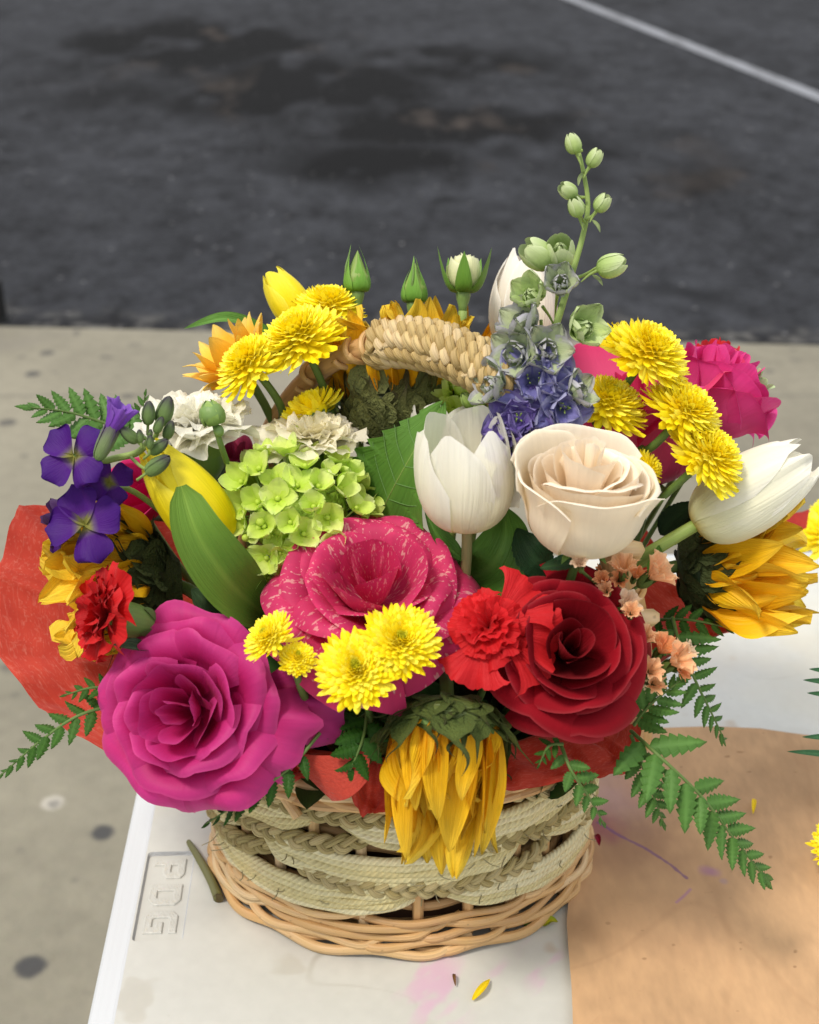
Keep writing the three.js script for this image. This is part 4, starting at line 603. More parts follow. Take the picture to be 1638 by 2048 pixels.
// ---------------------------------------------------------------- sunflowers
{
  const PI = Math.PI, dn = V(0, -1, 0);
  let o = put('sunflower', 'wilted sunflower hanging head down over the front rim of the basket', 'sunflower', 892, 1462, .128, [-.04, -.93, .38], 0), k = o.k;
  sunflower(o, { R: 106 * k, L: 262 * k, n: 24, seed: 8, inc: .1, incV: .5, bL: .4, nb: 30, bInc: .6, droop: dn, lenV: .72, back: 34, backH: .62, rows: 4, wide: .9, rays: rayG.concat(crumpleG.slice(0, 9)), focus: at(852, 1800, .15), fw: .5 });
  mesh('crown', new THREE.SphereGeometry(114 * k, 28, 14, 0, TAU, PI / 2, PI / 2).scale(1, .6, 1), plainM('#59672f', { bumpMap: blotT, bumpScale: .002 }), o);
  stem(o, 14 * k, greenM.stem, -50 * k, .02, at(880, 1330, .06));
  o = put('sunflower', 'sunflower at the far right seen from the side, dark bracts behind orange petals', 'sunflower', 1398, 1128, -.01, [.97, .06, .14], .9); k = o.k;
  sunflower(o, { R: 88 * k, L: 222 * k, n: 26, seed: 19, inc: .36, incV: .5, bL: .5, nb: 34, bInc: .5, bm: bractDark, lenV: .5, wide: 1.25, back: 26, rows: 3, rays: rayG.concat(crumpleG.slice(0, 7)) });
  stem(o, 13 * k, greenM.stem, -30 * k, .03);
  o = put('sunflower', 'sunflower at the far left behind the purple stock and red carnation', 'sunflower', 288, 1165, .03, [-.96, .02, .3], .8); k = o.k;
  sunflower(o, { R: 96 * k, L: 205 * k, n: 24, seed: 25, inc: .42, incV: .5, bL: .6, nb: 34, bInc: .7, bm: bractDark, back: 26, wide: 1.2, rows: 3, lenV: .5, rays: crumpleG });
  for (let i = 0; i < 7; i++) { const a = i * .55 - 1.2; mesh('bract', bractG[i], bractDark, o, V(Math.sin(a) * 40 * k, -70 * k, Math.cos(a) * 62 * k), frameN(V(Math.sin(a) * .7 - .2, .55, Math.cos(a) * .5), V(Math.sin(a), 0, Math.cos(a))), V(150 * k, 110 * k, 110 * k)); }
  stem(o, 13 * k, greenM.stem, -40 * k, .03);
  o = put('sunflower', 'sunflower behind the handle, showing its hairy green back and upright orange petals', 'sunflower', 800, 805, -.045, [.03, 1, -.12], 0); k = o.k;
  sunflower(o, { R: 104 * k, L: 188 * k, n: 26, rays: crumpleG.concat(rayG), seed: 37, inc: .3, incV: .5, bL: .6, nb: 30, bInc: .3, bm: bractGrey, lenV: .35, back: 44, backH: .85, backL: 1.05 });
  mesh('crown', new THREE.SphereGeometry(104 * k, 28, 14, 0, TAU, PI / 2, PI / 2).scale(1, .7, 1), plainM('#5c6446', { bumpMap: blotT, bumpScale: .003 }), o);
  stem(o, 13 * k, greenM.stem, -60 * k, .03);
  o = put('sunflower', 'orange sunflower of which only upright petal tips show above the handle', 'sunflower', 900, 722, -.12, [.05, 1, -.2], 0); k = o.k;
  sunflower(o, { R: 45 * k, L: 120 * k, n: 13, seed: 39, inc: .55, incV: .3, rows: 1, nb: 12, lenV: .15 }); stem(o, 10 * k, greenM.stem, -10 * k);
  // pale dried daisy at the left top
  o = put('daisy', 'faded golden daisy with papery petals behind the top left chrysanthemums', 'daisy', 486, 745, -.06, [-.62, .7, .3], 0); k = o.k;
  const dm = petalM({ transmission: .3 }); const g = rng(4);
  for (let i = 0; i < 26; i++) { const a = i * 2.4, e = .95 + .5 * (g() - .5) - (i > 15 ? .35 : 0), rad = V(Math.sin(a), 0, Math.cos(a)); mesh('petal', paleG[i % 6], dm, o, rad.clone().multiplyScalar(14 * k), frameN(rad.clone().multiplyScalar(Math.sin(e)).add(V(0, Math.cos(e), 0)), rad.clone().add(V(0, .2 * g(), 0))), V(165 * k, 112 * k, 112 * k)); }
  mesh('disc', new THREE.SphereGeometry(20 * k, 16, 10).scale(1, .6, 1).translate(0, 8 * k, 0), plainM('#8a6a1a', { bumpMap: blotT, bumpScale: .003 }), o);
  stem(o, 9 * k);
}
// ---------------------------------------------------------------- carnations
{
  const cM = (...h) => h.map((x) => petalM({ color: x, roughness: .6, transmission: x[1] === 'f' ? .45 : .3, bumpScale: .001 }));
  let o = put('carnation', 'red carnation at the left, turned left, with a pale green calyx', 'carnation', 222, 1232, .09, [-.82, .22, .45], .5), k = o.k;
  carnation(o, { R: 96 * k, n: 26, seed: 3, mat: cM('#d01c20', '#c41a20', '#b8141c'), inc: 1.35, calL: .95, calR: .36 }); stem(o, 9 * k, greenM.calyx, -85 * k);
  o = put('carnation', 'red carnation in the centre between the streaked rose and the dark red rose', 'carnation', 978, 1258, .118, [-.12, .42, .9], 1); k = o.k;
  carnation(o, { R: 74 * k, n: 24, seed: 14, mat: cM('#e0222a', '#d41c22', '#cc1820'), inc: 1.35, calL: 1 });
  for (const [a, e, s] of [[.15, 1.75, 1.25], [1.2, 1.45, 1.1], [-1.4, 1.5, 1]]) { const rad = V(Math.sin(a), 0, Math.cos(a)); mesh('petal', fanG[3], cM('#d4232a')[0], o, rad.clone().multiplyScalar(24 * k), frameN(rad.clone().multiplyScalar(Math.sin(e)).add(V(0, Math.cos(e), 0)), V(0, 1, 0).addScaledVector(rad, .4)), V(118 * k * s, 100 * k * s, 100 * k * s)); }
  stem(o, 8 * k, greenM.calyx, -80 * k);
  o = put('carnation', 'white carnation at the upper left with its thick green calyx showing', 'carnation', 396, 872, -.01, [-.02, .9, .42], .3); k = o.k;
  carnation(o, { R: 116 * k, n: 40, seed: 25, mat: cM('#fdfcf2', '#faf8ea', '#fefdf6'), inc: 1.2, pow: .95, calL: .95, calR: .42 }); flat(o, 1, 1, 1); stem(o, 9 * k, greenM.calyx, -100 * k);
  o = put('carnation', 'cream carnation between the green hydrangea and a small chrysanthemum', 'carnation', 625, 896, -.005, [.02, .92, .4], 1); k = o.k;
  carnation(o, { R: 98 * k, n: 42, seed: 36, mat: cM('#fbf6dc', '#fbf7e2', '#fdf9ea'), inc: 1.2, pow: .9 }); stem(o, 8 * k, greenM.calyx, -85 * k);
  // carnation bud
  o = put('flower_bud', 'closed green carnation bud on a thin stem in front of the white carnation', 'flower bud', 424, 830, .03, [-.25, .96, .2], 0); k = o.k;
  mesh('bud', new THREE.LatheGeometry([[0, -22], [14, -20], [24, -10], [27, 2], [22, 16], [12, 25], [0, 29]].map(([x, y]) => new THREE.Vector2(x * k, y * k)), 18), greenM.calyx, o);
  for (let i = 0; i < 5; i++) mesh('sepal', cupPetal({ phi: i * TAU / 5, w: .62, p: [[20 * k, -20 * k], [30 * k, -8 * k], [27 * k, 14 * k], [8 * k, 31 * k]], er: .35, nu: 6, nv: 8, w0: .9, col: shade(C('#6a8a42'), C('#86a654'), C('#9cb866')) }), petalGreen, o);
  stem(o, 6 * k, greenM.stem, -20 * k, .02, at(470, 960, .01));
  mesh('stem_node', new THREE.SphereGeometry(11 * k, 10, 8).scale(1, 1.2, 1), greenM.calyx, o, V(4 * k, -34 * k, 0));
}
// ---------------------------------------------------------------- green hydrangeas
{
  const hM = [0, 1, 2].map((i) => petalM({ roughness: .5, transmission: .3, color: ['#ffffff', '#eef6cc', '#f4ffd8'][i] }));
  const hG = [0, 1, 2].map((k) => grid(5, 6, (a, b) => { const u = a * 2 - 1, w = .52 * Math.pow(Math.sin(Math.PI * Math.pow(clamp(.08 + b * .9), .85)), .62); return [u * w, b, .3 * u * u * w + [.25, .5, -.05][k] * b * b + .06 * Math.sin(u * 4 + k * 2 + b * 3)]; }, (a, b) => mix3(mix3(C('#cce252'), C('#e4f388'), sm(0, .5, b)), C('#f3fbc2'), .6 * sm(.6, 1, b))));
  const eyeM = plainM('#b4cc4a', { map: null });
  const hyd = (o, k, spots, seed) => {
    const g = rng(seed);
    for (const [p, d, S] of spots) {
      const f = part('floret', o, p, frame(d, V(1, .2, .3)).multiply(new THREE.Quaternion().setFromAxisAngle(V(0, 1, 0), g() * 6))), e = .7 + .6 * g();
      for (let i = 0; i < 4; i++) { const a = i * Math.PI / 2 + .15 * (g() - .5), rad = V(Math.sin(a), 0, Math.cos(a)); mesh('petal', hG[Math.floor(g() * 3)], hM[Math.floor(g() * 3)], f, rad.clone().multiplyScalar(.1 * S), frameN(rad.clone().multiplyScalar(Math.sin(e)).add(V(0, Math.cos(e), 0)), rad.clone().multiplyScalar(-Math.cos(e)).add(V(0, Math.sin(e), 0))), V(S * (.95 + .15 * g()), S, S)); }
      mesh('eye', new THREE.SphereGeometry(S * .14, 8, 6).translate(0, S * .1, 0), eyeM, f);
      mesh('floret_stalk', tube([V(0, 0, 0), V(0, -S * 1.2, 0)], S * .06, 2, 5), greenM.pale, f);
    }
  };
  const ball = (k, R, n, seed, sq = .75) => { const g = rng(seed), L = []; for (let i = 0; i < n; i++) { const y = 1 - (i + .5) / n * 1.35, r = Math.sqrt(Math.max(0, 1 - y * y)), a = i * 2.39996 + .3 * g(), d = V(r * Math.sin(a), y, r * Math.cos(a)); L.push([V(d.x, d.y * sq, d.z).multiplyScalar(R * k * (.84 + .24 * g())), d.clone().add(V(.8 * (g() - .5), .25, .8 * (g() - .5))).normalize(), (31 + 12 * g()) * k]); } return L; };
  let o = put('hydrangea', 'full head of lime green hydrangea left of the broad toothed leaf', 'hydrangea', 598, 1030, .025, [0, .66, .75]), k = o.k;
  const sp = ball(k, 136, 66, 3, .88), g = rng(8);
  for (const [x, y, z] of [[490, 1110, .05], [520, 1160, .06], [498, 1165, .055], [560, 1105, .065], [545, 1070, .06], [505, 1062, .05]]) { const p = o.worldToLocal(at(x, y, z)); sp.push([p, V(-.3 + .6 * g(), .3, .9).normalize(), 25 * k]); mesh('stalk', tube([p.clone(), p.clone().multiplyScalar(.6).add(V(0, -20 * k, 0)), V(0, -50 * k, 0)], 3 * k, 8, 5), greenM.pale, o); }
  hyd(o, k, sp, 5);
  mesh('core', new THREE.SphereGeometry(98 * k, 20, 14).scale(1, .85, 1), plainM('#a6c44a', { bumpMap: blotT, bumpScale: .004 }), o); stem(o, 14 * k, greenM.pale, -60 * k);
  for (let i = 0; i < 9; i++) { const p = o.worldToLocal(at(480 + 30 * g() + i * 9, 1040 + 70 * g(), .06)); mesh('bud', new THREE.SphereGeometry((7 + 4 * g()) * k, 10, 8), eyeM, o, p); }
  o = put('hydrangea', 'second lime green hydrangea, small and half hidden below the rope handle', 'hydrangea', 938, 800, -.035, [.1, .8, .5]); k = o.k;
  hyd(o, k, ball(k, 62, 26, 9), 15); mesh('core', new THREE.SphereGeometry(42 * k, 16, 10), plainM('#8fae3a'), o); stem(o, 10 * k, greenM.pale, -30 * k);
  // green buds beside it
  o = put('bud_cluster', 'cluster of small round green buds right of the open white tulip tip', 'flower buds', 985, 815, .01, [.1, .9, .3]); k = o.k;
  [[935, 800, 22], [968, 792, 20], [990, 812, 19], [1003, 822, 18], [955, 822, 17], [985, 838, 17], [1000, 796, 14]].forEach(([x, y, s], i) => { const p = o.worldToLocal(at(x, y, .012 + .006 * (i % 3))), b = part('bud', o, p, frame(V((x - 975) / 60, .8, .4), RT)); for (let q = 0; q < 5; q++) mesh('sepal', cupPetal({ phi: q * TAU / 5, w: .7, p: [[s * .1 * k, -s * .9 * k], [s * .8 * k, -s * .8 * k], [s * .85 * k, s * .4 * k], [s * .1 * k, s * .95 * k]], er: .2, nu: 6, nv: 8, w0: .8, col: shade(C('#8fae48'), C('#a2c25c'), C('#b8d47c')) }), petalGreen, b); mesh('stalk', tube([p, p.clone().multiplyScalar(.4).add(V(0, -30 * k, 0))], 3 * k, 5, 5), greenM.pale, o); });
  stem(o, 6 * k, greenM.pale, -30 * k);
}
// ---------------------------------------------------------------- broad leaves
{
  const lf = (name, label, cat, pts, W, n, o = {}) => { const P = pts.map((p) => at(...p)), t = thing(name, label, cat, P[0]), k = P[0].k; mesh('blade', leafGeo(P.map((p) => p.clone().sub(P[0])), W * k, dir3(n), o), o.mat || leafM, t); if (o.rib) mesh('midrib', tube(P.map((p) => p.clone().sub(P[0]).addScaledVector(dir3(n), -.15 * o.rib * k)), (s) => o.rib * k * (1.15 - s), 20, 6), greenM.pale, t); t.k = k; return [t, P]; };
  const [hl, hp] = lf('hydrangea_leaf', 'broad toothed green leaf between the hydrangea and the open white tulip', 'leaf', [[735, 1105, .0], [770, 1010, .02], [820, 915, .028], [880, 815, .02]], 126, [-.25, .35, 1], { teeth: .2, nt: 10, nu: 14, nv: 80, cup: .12, col: ['#4f7a30', '#6a943e'], rib: 2.2, prof: (b) => Math.pow(Math.sin(Math.PI * Math.pow(clamp(b * .96 + .04), .62)), .85), wave: .04 });
  const veinM = plainM('#6b9450');
  { // side veins stand proud of the blade
    const k = hl.k, c = new THREE.CatmullRomCurve3(hp.map((p) => p.clone().sub(hp[0]))), n = dir3([-.25, .35, 1]);
    for (let i = 0; i < 7; i++) for (const sd of [1, -1]) { const s = .12 + i * .11, p = c.getPointAt(s), t = c.getTangentAt(s), sv = t.clone().cross(n).normalize(), W = 126 * k * Math.pow(Math.sin(Math.PI * Math.pow(s * .96 + .04, .62)), .85); mesh('vein', tube([p.clone().addScaledVector(n, 0), p.clone().addScaledVector(sv, sd * W * .45).addScaledVector(t, W * .3).addScaledVector(n, .022 * W), p.clone().addScaledVector(sv, sd * W * .72).addScaledVector(t, W * .6).addScaledVector(n, .062 * W)], .9 * k, 8, 5), veinM, hl); }
  }
  lf('tulip_leaf', 'broad smooth green leaf in front of the closed yellow tulip, torn at its tip', 'leaf', [[535, 1235, .06], [455, 1160, .085], [395, 1070, .085], [362, 972, .07]], 60, [.25, .3, 1], { cup: .35, col: ['#587f2c', '#7a9c40'], nu: 12, prof: (b) => Math.pow(Math.sin(Math.PI * Math.pow(clamp(b * .9 + .06), .95)), .6) * (b > .93 ? 1 - (b - .93) * 6 : 1) });
  lf('tulip_leaf', 'wide curved green leaf under the open white tulip, right of its stem', 'leaf', [[930, 1160, .04], [985, 1130, .055], [1010, 1075, .05], [1005, 1010, .035]], 62, [.1, .1, 1], { cup: .4, col: ['#4f8030', '#6c9a48'], nu: 12 });
  lf('tulip_leaf', 'narrow folded green leaf behind the top edge of the streaked rose', 'leaf', [[925, 1120, .06], [880, 1080, .055], [850, 1025, .045]], 20, [.4, .3, .8], { cup: .6, col: ['#4c7a30', '#5d8a3c'] });
  lf('tulip_leaf', 'slender green leaf reaching out to the left beside the top yellow tulip', 'leaf', [[560, 680, -.1], [510, 655, -.1], [450, 638, -.095], [368, 657, -.09]], 15, [.1, .6, .8], { cup: .5, col: ['#5a8a38', '#78a850'] });
  lf('rose_leaf', 'dark green leaf just left of the cream rose base', 'leaf', [[1100, 1150, .06], [1060, 1105, .06], [1035, 1060, .05]], 38, [-.3, .4, 1], { teeth: .12, nt: 12, col: ['#27452a', '#3a5a38'] });
  lf('rose_leaf', 'small dark leaf under the cream rose', 'leaf', [[1080, 1135, .08], [1120, 1130, .085], [1165, 1118, .08]], 26, [0, .8, .6], { teeth: .12, nt: 12, col: ['#2f5030', '#456a40'] });
  lf('rose_leaf', 'dark leaf behind the left chrysanthemum stems, under the handle', 'leaf', [[640, 800, -.1], [690, 770, -.1], [745, 750, -.1], [775, 745, -.1]], 50, [0, .3, 1], { teeth: .15, nt: 16, col: ['#20402a', '#2e5036'] });
  lf('rose_leaf', 'grey green leaf between the left sunflower and the tulip leaf', 'leaf', [[440, 1235, .04], [410, 1205, .05], [385, 1180, .05]], 34, [0, .5, 1], { teeth: .1, nt: 10, col: ['#3f5a3c', '#5a7654'] });
  lf('carnation_leaf', 'pointed blue green leaf below the left red carnation', 'leaf', [[300, 1300, .1], [262, 1296, .11], [226, 1290, .115]], 18, [.2, .7, .6], { cup: .7, col: ['#33503a', '#4f6c50'] });
  lf('rose_leaf', 'dark green leaf behind the right sunflower stem', 'leaf', [[1320, 1070, -.02], [1345, 1040, -.02], [1390, 1005, -.02]], 26, [0, .5, 1], { teeth: .1, nt: 12, col: ['#20361f', '#2c4528'] });
  lf('rose_leaf', 'small fresh green leaf at the foot of the handle on the right', 'leaf', [[1300, 1150, .03], [1312, 1125, .03], [1318, 1090, .03]], 15, [0, .3, 1], { col: ['#5c8a34', '#6f9c44'] });
}
// ---------------------------------------------------------------- dark filler greenery deep between the stems
{
  const g = rng(77), base = [0, 1, 2].map((i) => leafGeo([V(0, 0, 0), V(0, .5, .05 * i), V(0, 1, .25 * (i - 1))], .3, V(0, 0, 1), { col: ['#304e26', '#446a34'], nu: 4, nv: 8 })), L = [];
  for (let i = 0; i < 330; i++) {
    const a = g() * TAU, r = Math.sqrt(g()), y = TY + .1 + .085 * g() * (1.15 - r * .6), p = V(BX + BRX * .98 * r * Math.sin(a), y, BRZ * .9 * r * Math.cos(a)), d = V(Math.sin(a) * (.3 + r), .7 + .8 * g(), Math.cos(a) * (.3 + r)).normalize(), S = .028 + .022 * g();
    L.push(base[i % 3].clone().applyMatrix4(new THREE.Matrix4().compose(p, frameN(d, V(g() - .5, .6, g() - .1)), V(S, S, S))));
  }
  const f = mesh('filler_greenery', mergeGeometries(L), petalM({ roughness: .5, transmission: .08 }), scene);
  f.userData = { label: 'dense dark green filler leaves between the stems inside the basket', category: 'greenery', kind: 'stuff' };
}
// ---------------------------------------------------------------- ferns
fern('fern_frond', 'long fern frond trailing down over the kraft paper at the right', [[1262, 1462, .1], [1310, 1505, .125], [1400, 1590, .135], [1470, 1680, .135], [1532, 1758, .13]], 122, 11, { seed: 2, lp: (s) => lerp(1, .34, Math.pow(s, .9)), sides: [1, .9], wide: .95 });
fern('fern_frond', 'short fern frond pointing straight down beside the basket rim, right of the green drooping one', [[1262, 1470, .105], [1285, 1530, .12], [1305, 1585, .125], [1328, 1650, .125]], 52, 7, { seed: 3, wide: 1.1 });
fern('fern_frond', 'pale fern frond hanging over the red wrap under the dark red rose', [[1122, 1490, .125], [1142, 1540, .137], [1175, 1590, .138], [1208, 1648, .136]], 46, 6, { seed: 4, wide: 1.2, N: dir3([.2, .3, 1]) });
fern('fern_frond', 'small grey green fern tip over the red wrap left of the drooping pale frond', [[1125, 1488, .128], [1098, 1492, .134], [1078, 1530, .134]], 30, 4, { seed: 5, mi: 1 });
fern('fern_frond', 'fern frond beside the peach statice, hanging over the white table at the right', [[1345, 1235, .03], [1360, 1290, .05], [1395, 1370, .06], [1420, 1420, .06], [1448, 1478, .055]], 72, 10, { seed: 6, lp: (s) => lerp(1.25, .3, s), ang: 1.35, wide: .85, N: dir3([.1, .6, .8]) });
fern('fern_frond', 'toothed fern leaflet spray right of the dark red rose, pointing up right', [[1268, 1450, .1], [1300, 1410, .105], [1360, 1362, .1]], 66, 6, { seed: 7 });
fern('fern_frond', 'fern frond reaching out to the left over the red wrap and the pavement', [[240, 1408, .1], [160, 1430, .11], [90, 1475, .115], [0, 1552, .115]], 58, 8, { seed: 8, mi: 1, N: dir3([.1, .7, .7]) });
fern('fern_frond', 'small dark fern frond on the red wrap above the left reaching one', [[250, 1385, .1], [190, 1375, .105], [130, 1390, .105]], 36, 5, { seed: 9, mi: 1 });
fern('fern_frond', 'fern frond curving down left over the basket rim, below the magenta rose', [[640, 1465, .125], [580, 1535, .137], [500, 1590, .14], [412, 1648, .135]], 60, 8, { seed: 10, mi: 2, N: dir3([0, .6, .8]) });
fern('fern_frond', 'dark fern frond left of the hanging sunflower over the red wrap', [[735, 1425, .11], [725, 1480, .128], [705, 1530, .135], [690, 1565, .136]], 62, 5, { seed: 11, mi: 2, wide: 1.25 });
fern('fern_frond', 'dark fern leaflets above the magenta rose petals, below the front chrysanthemums', [[770, 1400, .09], [720, 1435, .11], [660, 1470, .12]], 58, 6, { seed: 12, mi: 2 });
fern('fern_frond', 'pale fern frond at the upper left behind the purple stock', [[300, 880, -.05], [220, 850, -.05], [140, 825, -.05], [62, 815, -.045]], 80, 8, { seed: 13, mi: 0, sides: [1, 1], N: dir3([0, .3, 1]) });
fern('fern_frond', 'short upright pale fern tip behind the white carnation at the upper left', [[275, 870, -.06], [285, 830, -.06], [290, 790, -.06]], 34, 4, { seed: 14 });
fern('fern_frond', 'dark fern frond under the right sunflower over the pink wrap corner', [[1300, 1240, .0], [1380, 1240, .02], [1470, 1258, .02]], 46, 6, { seed: 15, mi: 1 });
// ---------------------------------------------------------------- purple stock at the left
{
  const pm = petalM({ roughness: .55, transmission: .18 });
  const pg = [0, 1, 2].map((k) => grid(10, 9, (a, b) => { const u = a * 2 - 1, w = .06 + .58 * Math.pow(b, .75) * Math.sqrt(Math.max(0, 1.02 - Math.pow(b, 5))); return [u * w, b * (1 - .1 * u * u), .16 * u * u * (k - .6) + .12 * Math.sin(u * 3 + k) * b * b - [.1, -.12, .2][k] * b * b]; }, (a, b) => mix3(C('#8a8a3c'), mix3(C('#501480'), C('#380a6a'), b), sm(.06, .3, b))));
  const st = thing('stock_flower', 'purple stock sprig with a cluster of dark tipped buds at the far left', 'stock', at(215, 930, .03)), W = (x, y, z) => st.worldToLocal(at(x, y, z)), k = at(215, 930, .03).k;
  const fl = (x, y, z, d, S, rot, cl) => { const f = part('floret', st, W(x, y, z), frame(dir3(d), RT)), g = rng(x); for (let i = 0; i < 4; i++) { const a = rot + i * Math.PI / 2 + .3 * (g() - .5), e = (cl || 1.45) + .25 * (g() - .5), rad = V(Math.sin(a), 0, Math.cos(a)); mesh('petal', pg[Math.floor(g() * 3)], pm, f, V(0, 0, 0), frameN(rad.clone().multiplyScalar(Math.sin(e)).add(V(0, Math.cos(e), 0)), rad.clone().multiplyScalar(-Math.cos(e)).add(V(0, Math.sin(e), 0))), V(S * k * 1.05, S * k, S * k)); } mesh('throat', new THREE.CylinderGeometry(5 * k, 9 * k, 40 * k, 8).translate(0, -20 * k, 0), greenM.calyx, f); return f; };
  fl(147, 912, .05, [-.25, .1, 1], 72, .75); fl(170, 1050, .06, [-.1, .25, 1], 82, .2); fl(218, 965, .04, [.35, .05, 1], 52, .5); fl(120, 1060, .045, [-.9, .1, .5], 60, .6);
  const axis = [[200, 1010, .02], [190, 930, .035], [225, 918, .035], [275, 905, .035], [300, 880, .035]];
  mesh('stem', tube([...axis].map((p) => W(...p)), 7 * k, 24, 8), greenM.pale, st); mesh('stem', tube([W(200, 1010, .02), W(245, 975, .03), W(330, 1030, .02), W(430, 1130, 0)], 6 * k, 20, 8), greenM.pale, st);
  const sg = [C('#7f9c58'), C('#6f8a50'), C('#3c2c48')];
  const bud = (x, y, z, dx, dy, L, w = .3) => { const b = part('bud', st, W(x, y, z), frame(dir3([dx, dy, .25]), RT)); for (let i = 0; i < 4; i++) mesh('sepal', cupPetal({ phi: i * Math.PI / 2, w: .85, p: [[.06 * L * k, -.5 * L * k], [w * L * k * 1.2, -.45 * L * k], [w * L * k * 1.15, .3 * L * k], [.05 * L * k, .5 * L * k]], er: .1, nu: 6, nv: 8, w0: .9, col: shade(...sg) }), petalGreen, b); mesh('stalk', tube([W(x, y, z).sub(st.worldToLocal(at(x, y, z))), V(0, -.9 * L * k, 0)], 3 * k, 4, 5), greenM.pale, b); };
  [[297, 826, .04, .1, 1, 48], [330, 822, .035, .35, .95, 62], [318, 850, .045, .4, .85, 36], [338, 860, .04, .35, .9, 40], [258, 870, .05, -.7, .6, 44], [318, 893, .05, .75, .55, 46], [316, 930, .055, .75, .5, 60], [300, 884, .055, .1, .9, 28], [280, 872, .055, -.1, 1, 26], [300, 868, .05, .2, 1, 20]].forEach((b) => bud(...b));
  mesh('stalk', tube([W(262, 915, .04), W(285, 935, .05), W(305, 942, .055)], 3.5 * k, 8, 6), greenM.pale, st);
  // half open flower: pale purple over a long calyx
  { const b = part('half_open_flower', st, W(217, 872, .05), frame(dir3([.45, .85, .2]), RT)); for (let i = 0; i < 4; i++) mesh('sepal', cupPetal({ phi: i * Math.PI / 2, w: .8, p: [[6 * k, -52 * k], [19 * k, -46 * k], [18 * k, 10 * k], [15 * k, 30 * k]], er: .25, nu: 6, nv: 8, w0: .9, col: shade(C('#6f8f50'), C('#7c8f62'), C('#5a4a68')) }), petalGreen, b); for (let i = 0; i < 5; i++) mesh('petal', cupPetal({ phi: i * 1.3, w: .9, p: [[8 * k, 0], [18 * k, 20 * k], [20 * k, 48 * k], [32 * k, (66 + 5 * (i % 2)) * k]], er: .2, ruf: .2, rk: 5, seed: i, nu: 10, nv: 8, col: shade(C('#6a3a98'), C('#7a44b4'), C('#8a5cc0')) }), pm, b); }
  { const b = part('half_open_flower', st, W(118, 1030, .03), frame(dir3([-.75, .35, .3]), RT)); for (let i = 0; i < 4; i++) mesh('petal', cupPetal({ phi: i * 1.6, w: .9, p: [[6 * k, -50 * k], [24 * k, -40 * k], [30 * k, 0], [26 * k, 30 * k]], er: .2, ruf: .1, seed: i, nu: 8, nv: 8, col: shade(C('#8a9a6a'), C('#5c3a70'), C('#4a2a60')) }), pm, b); }
}
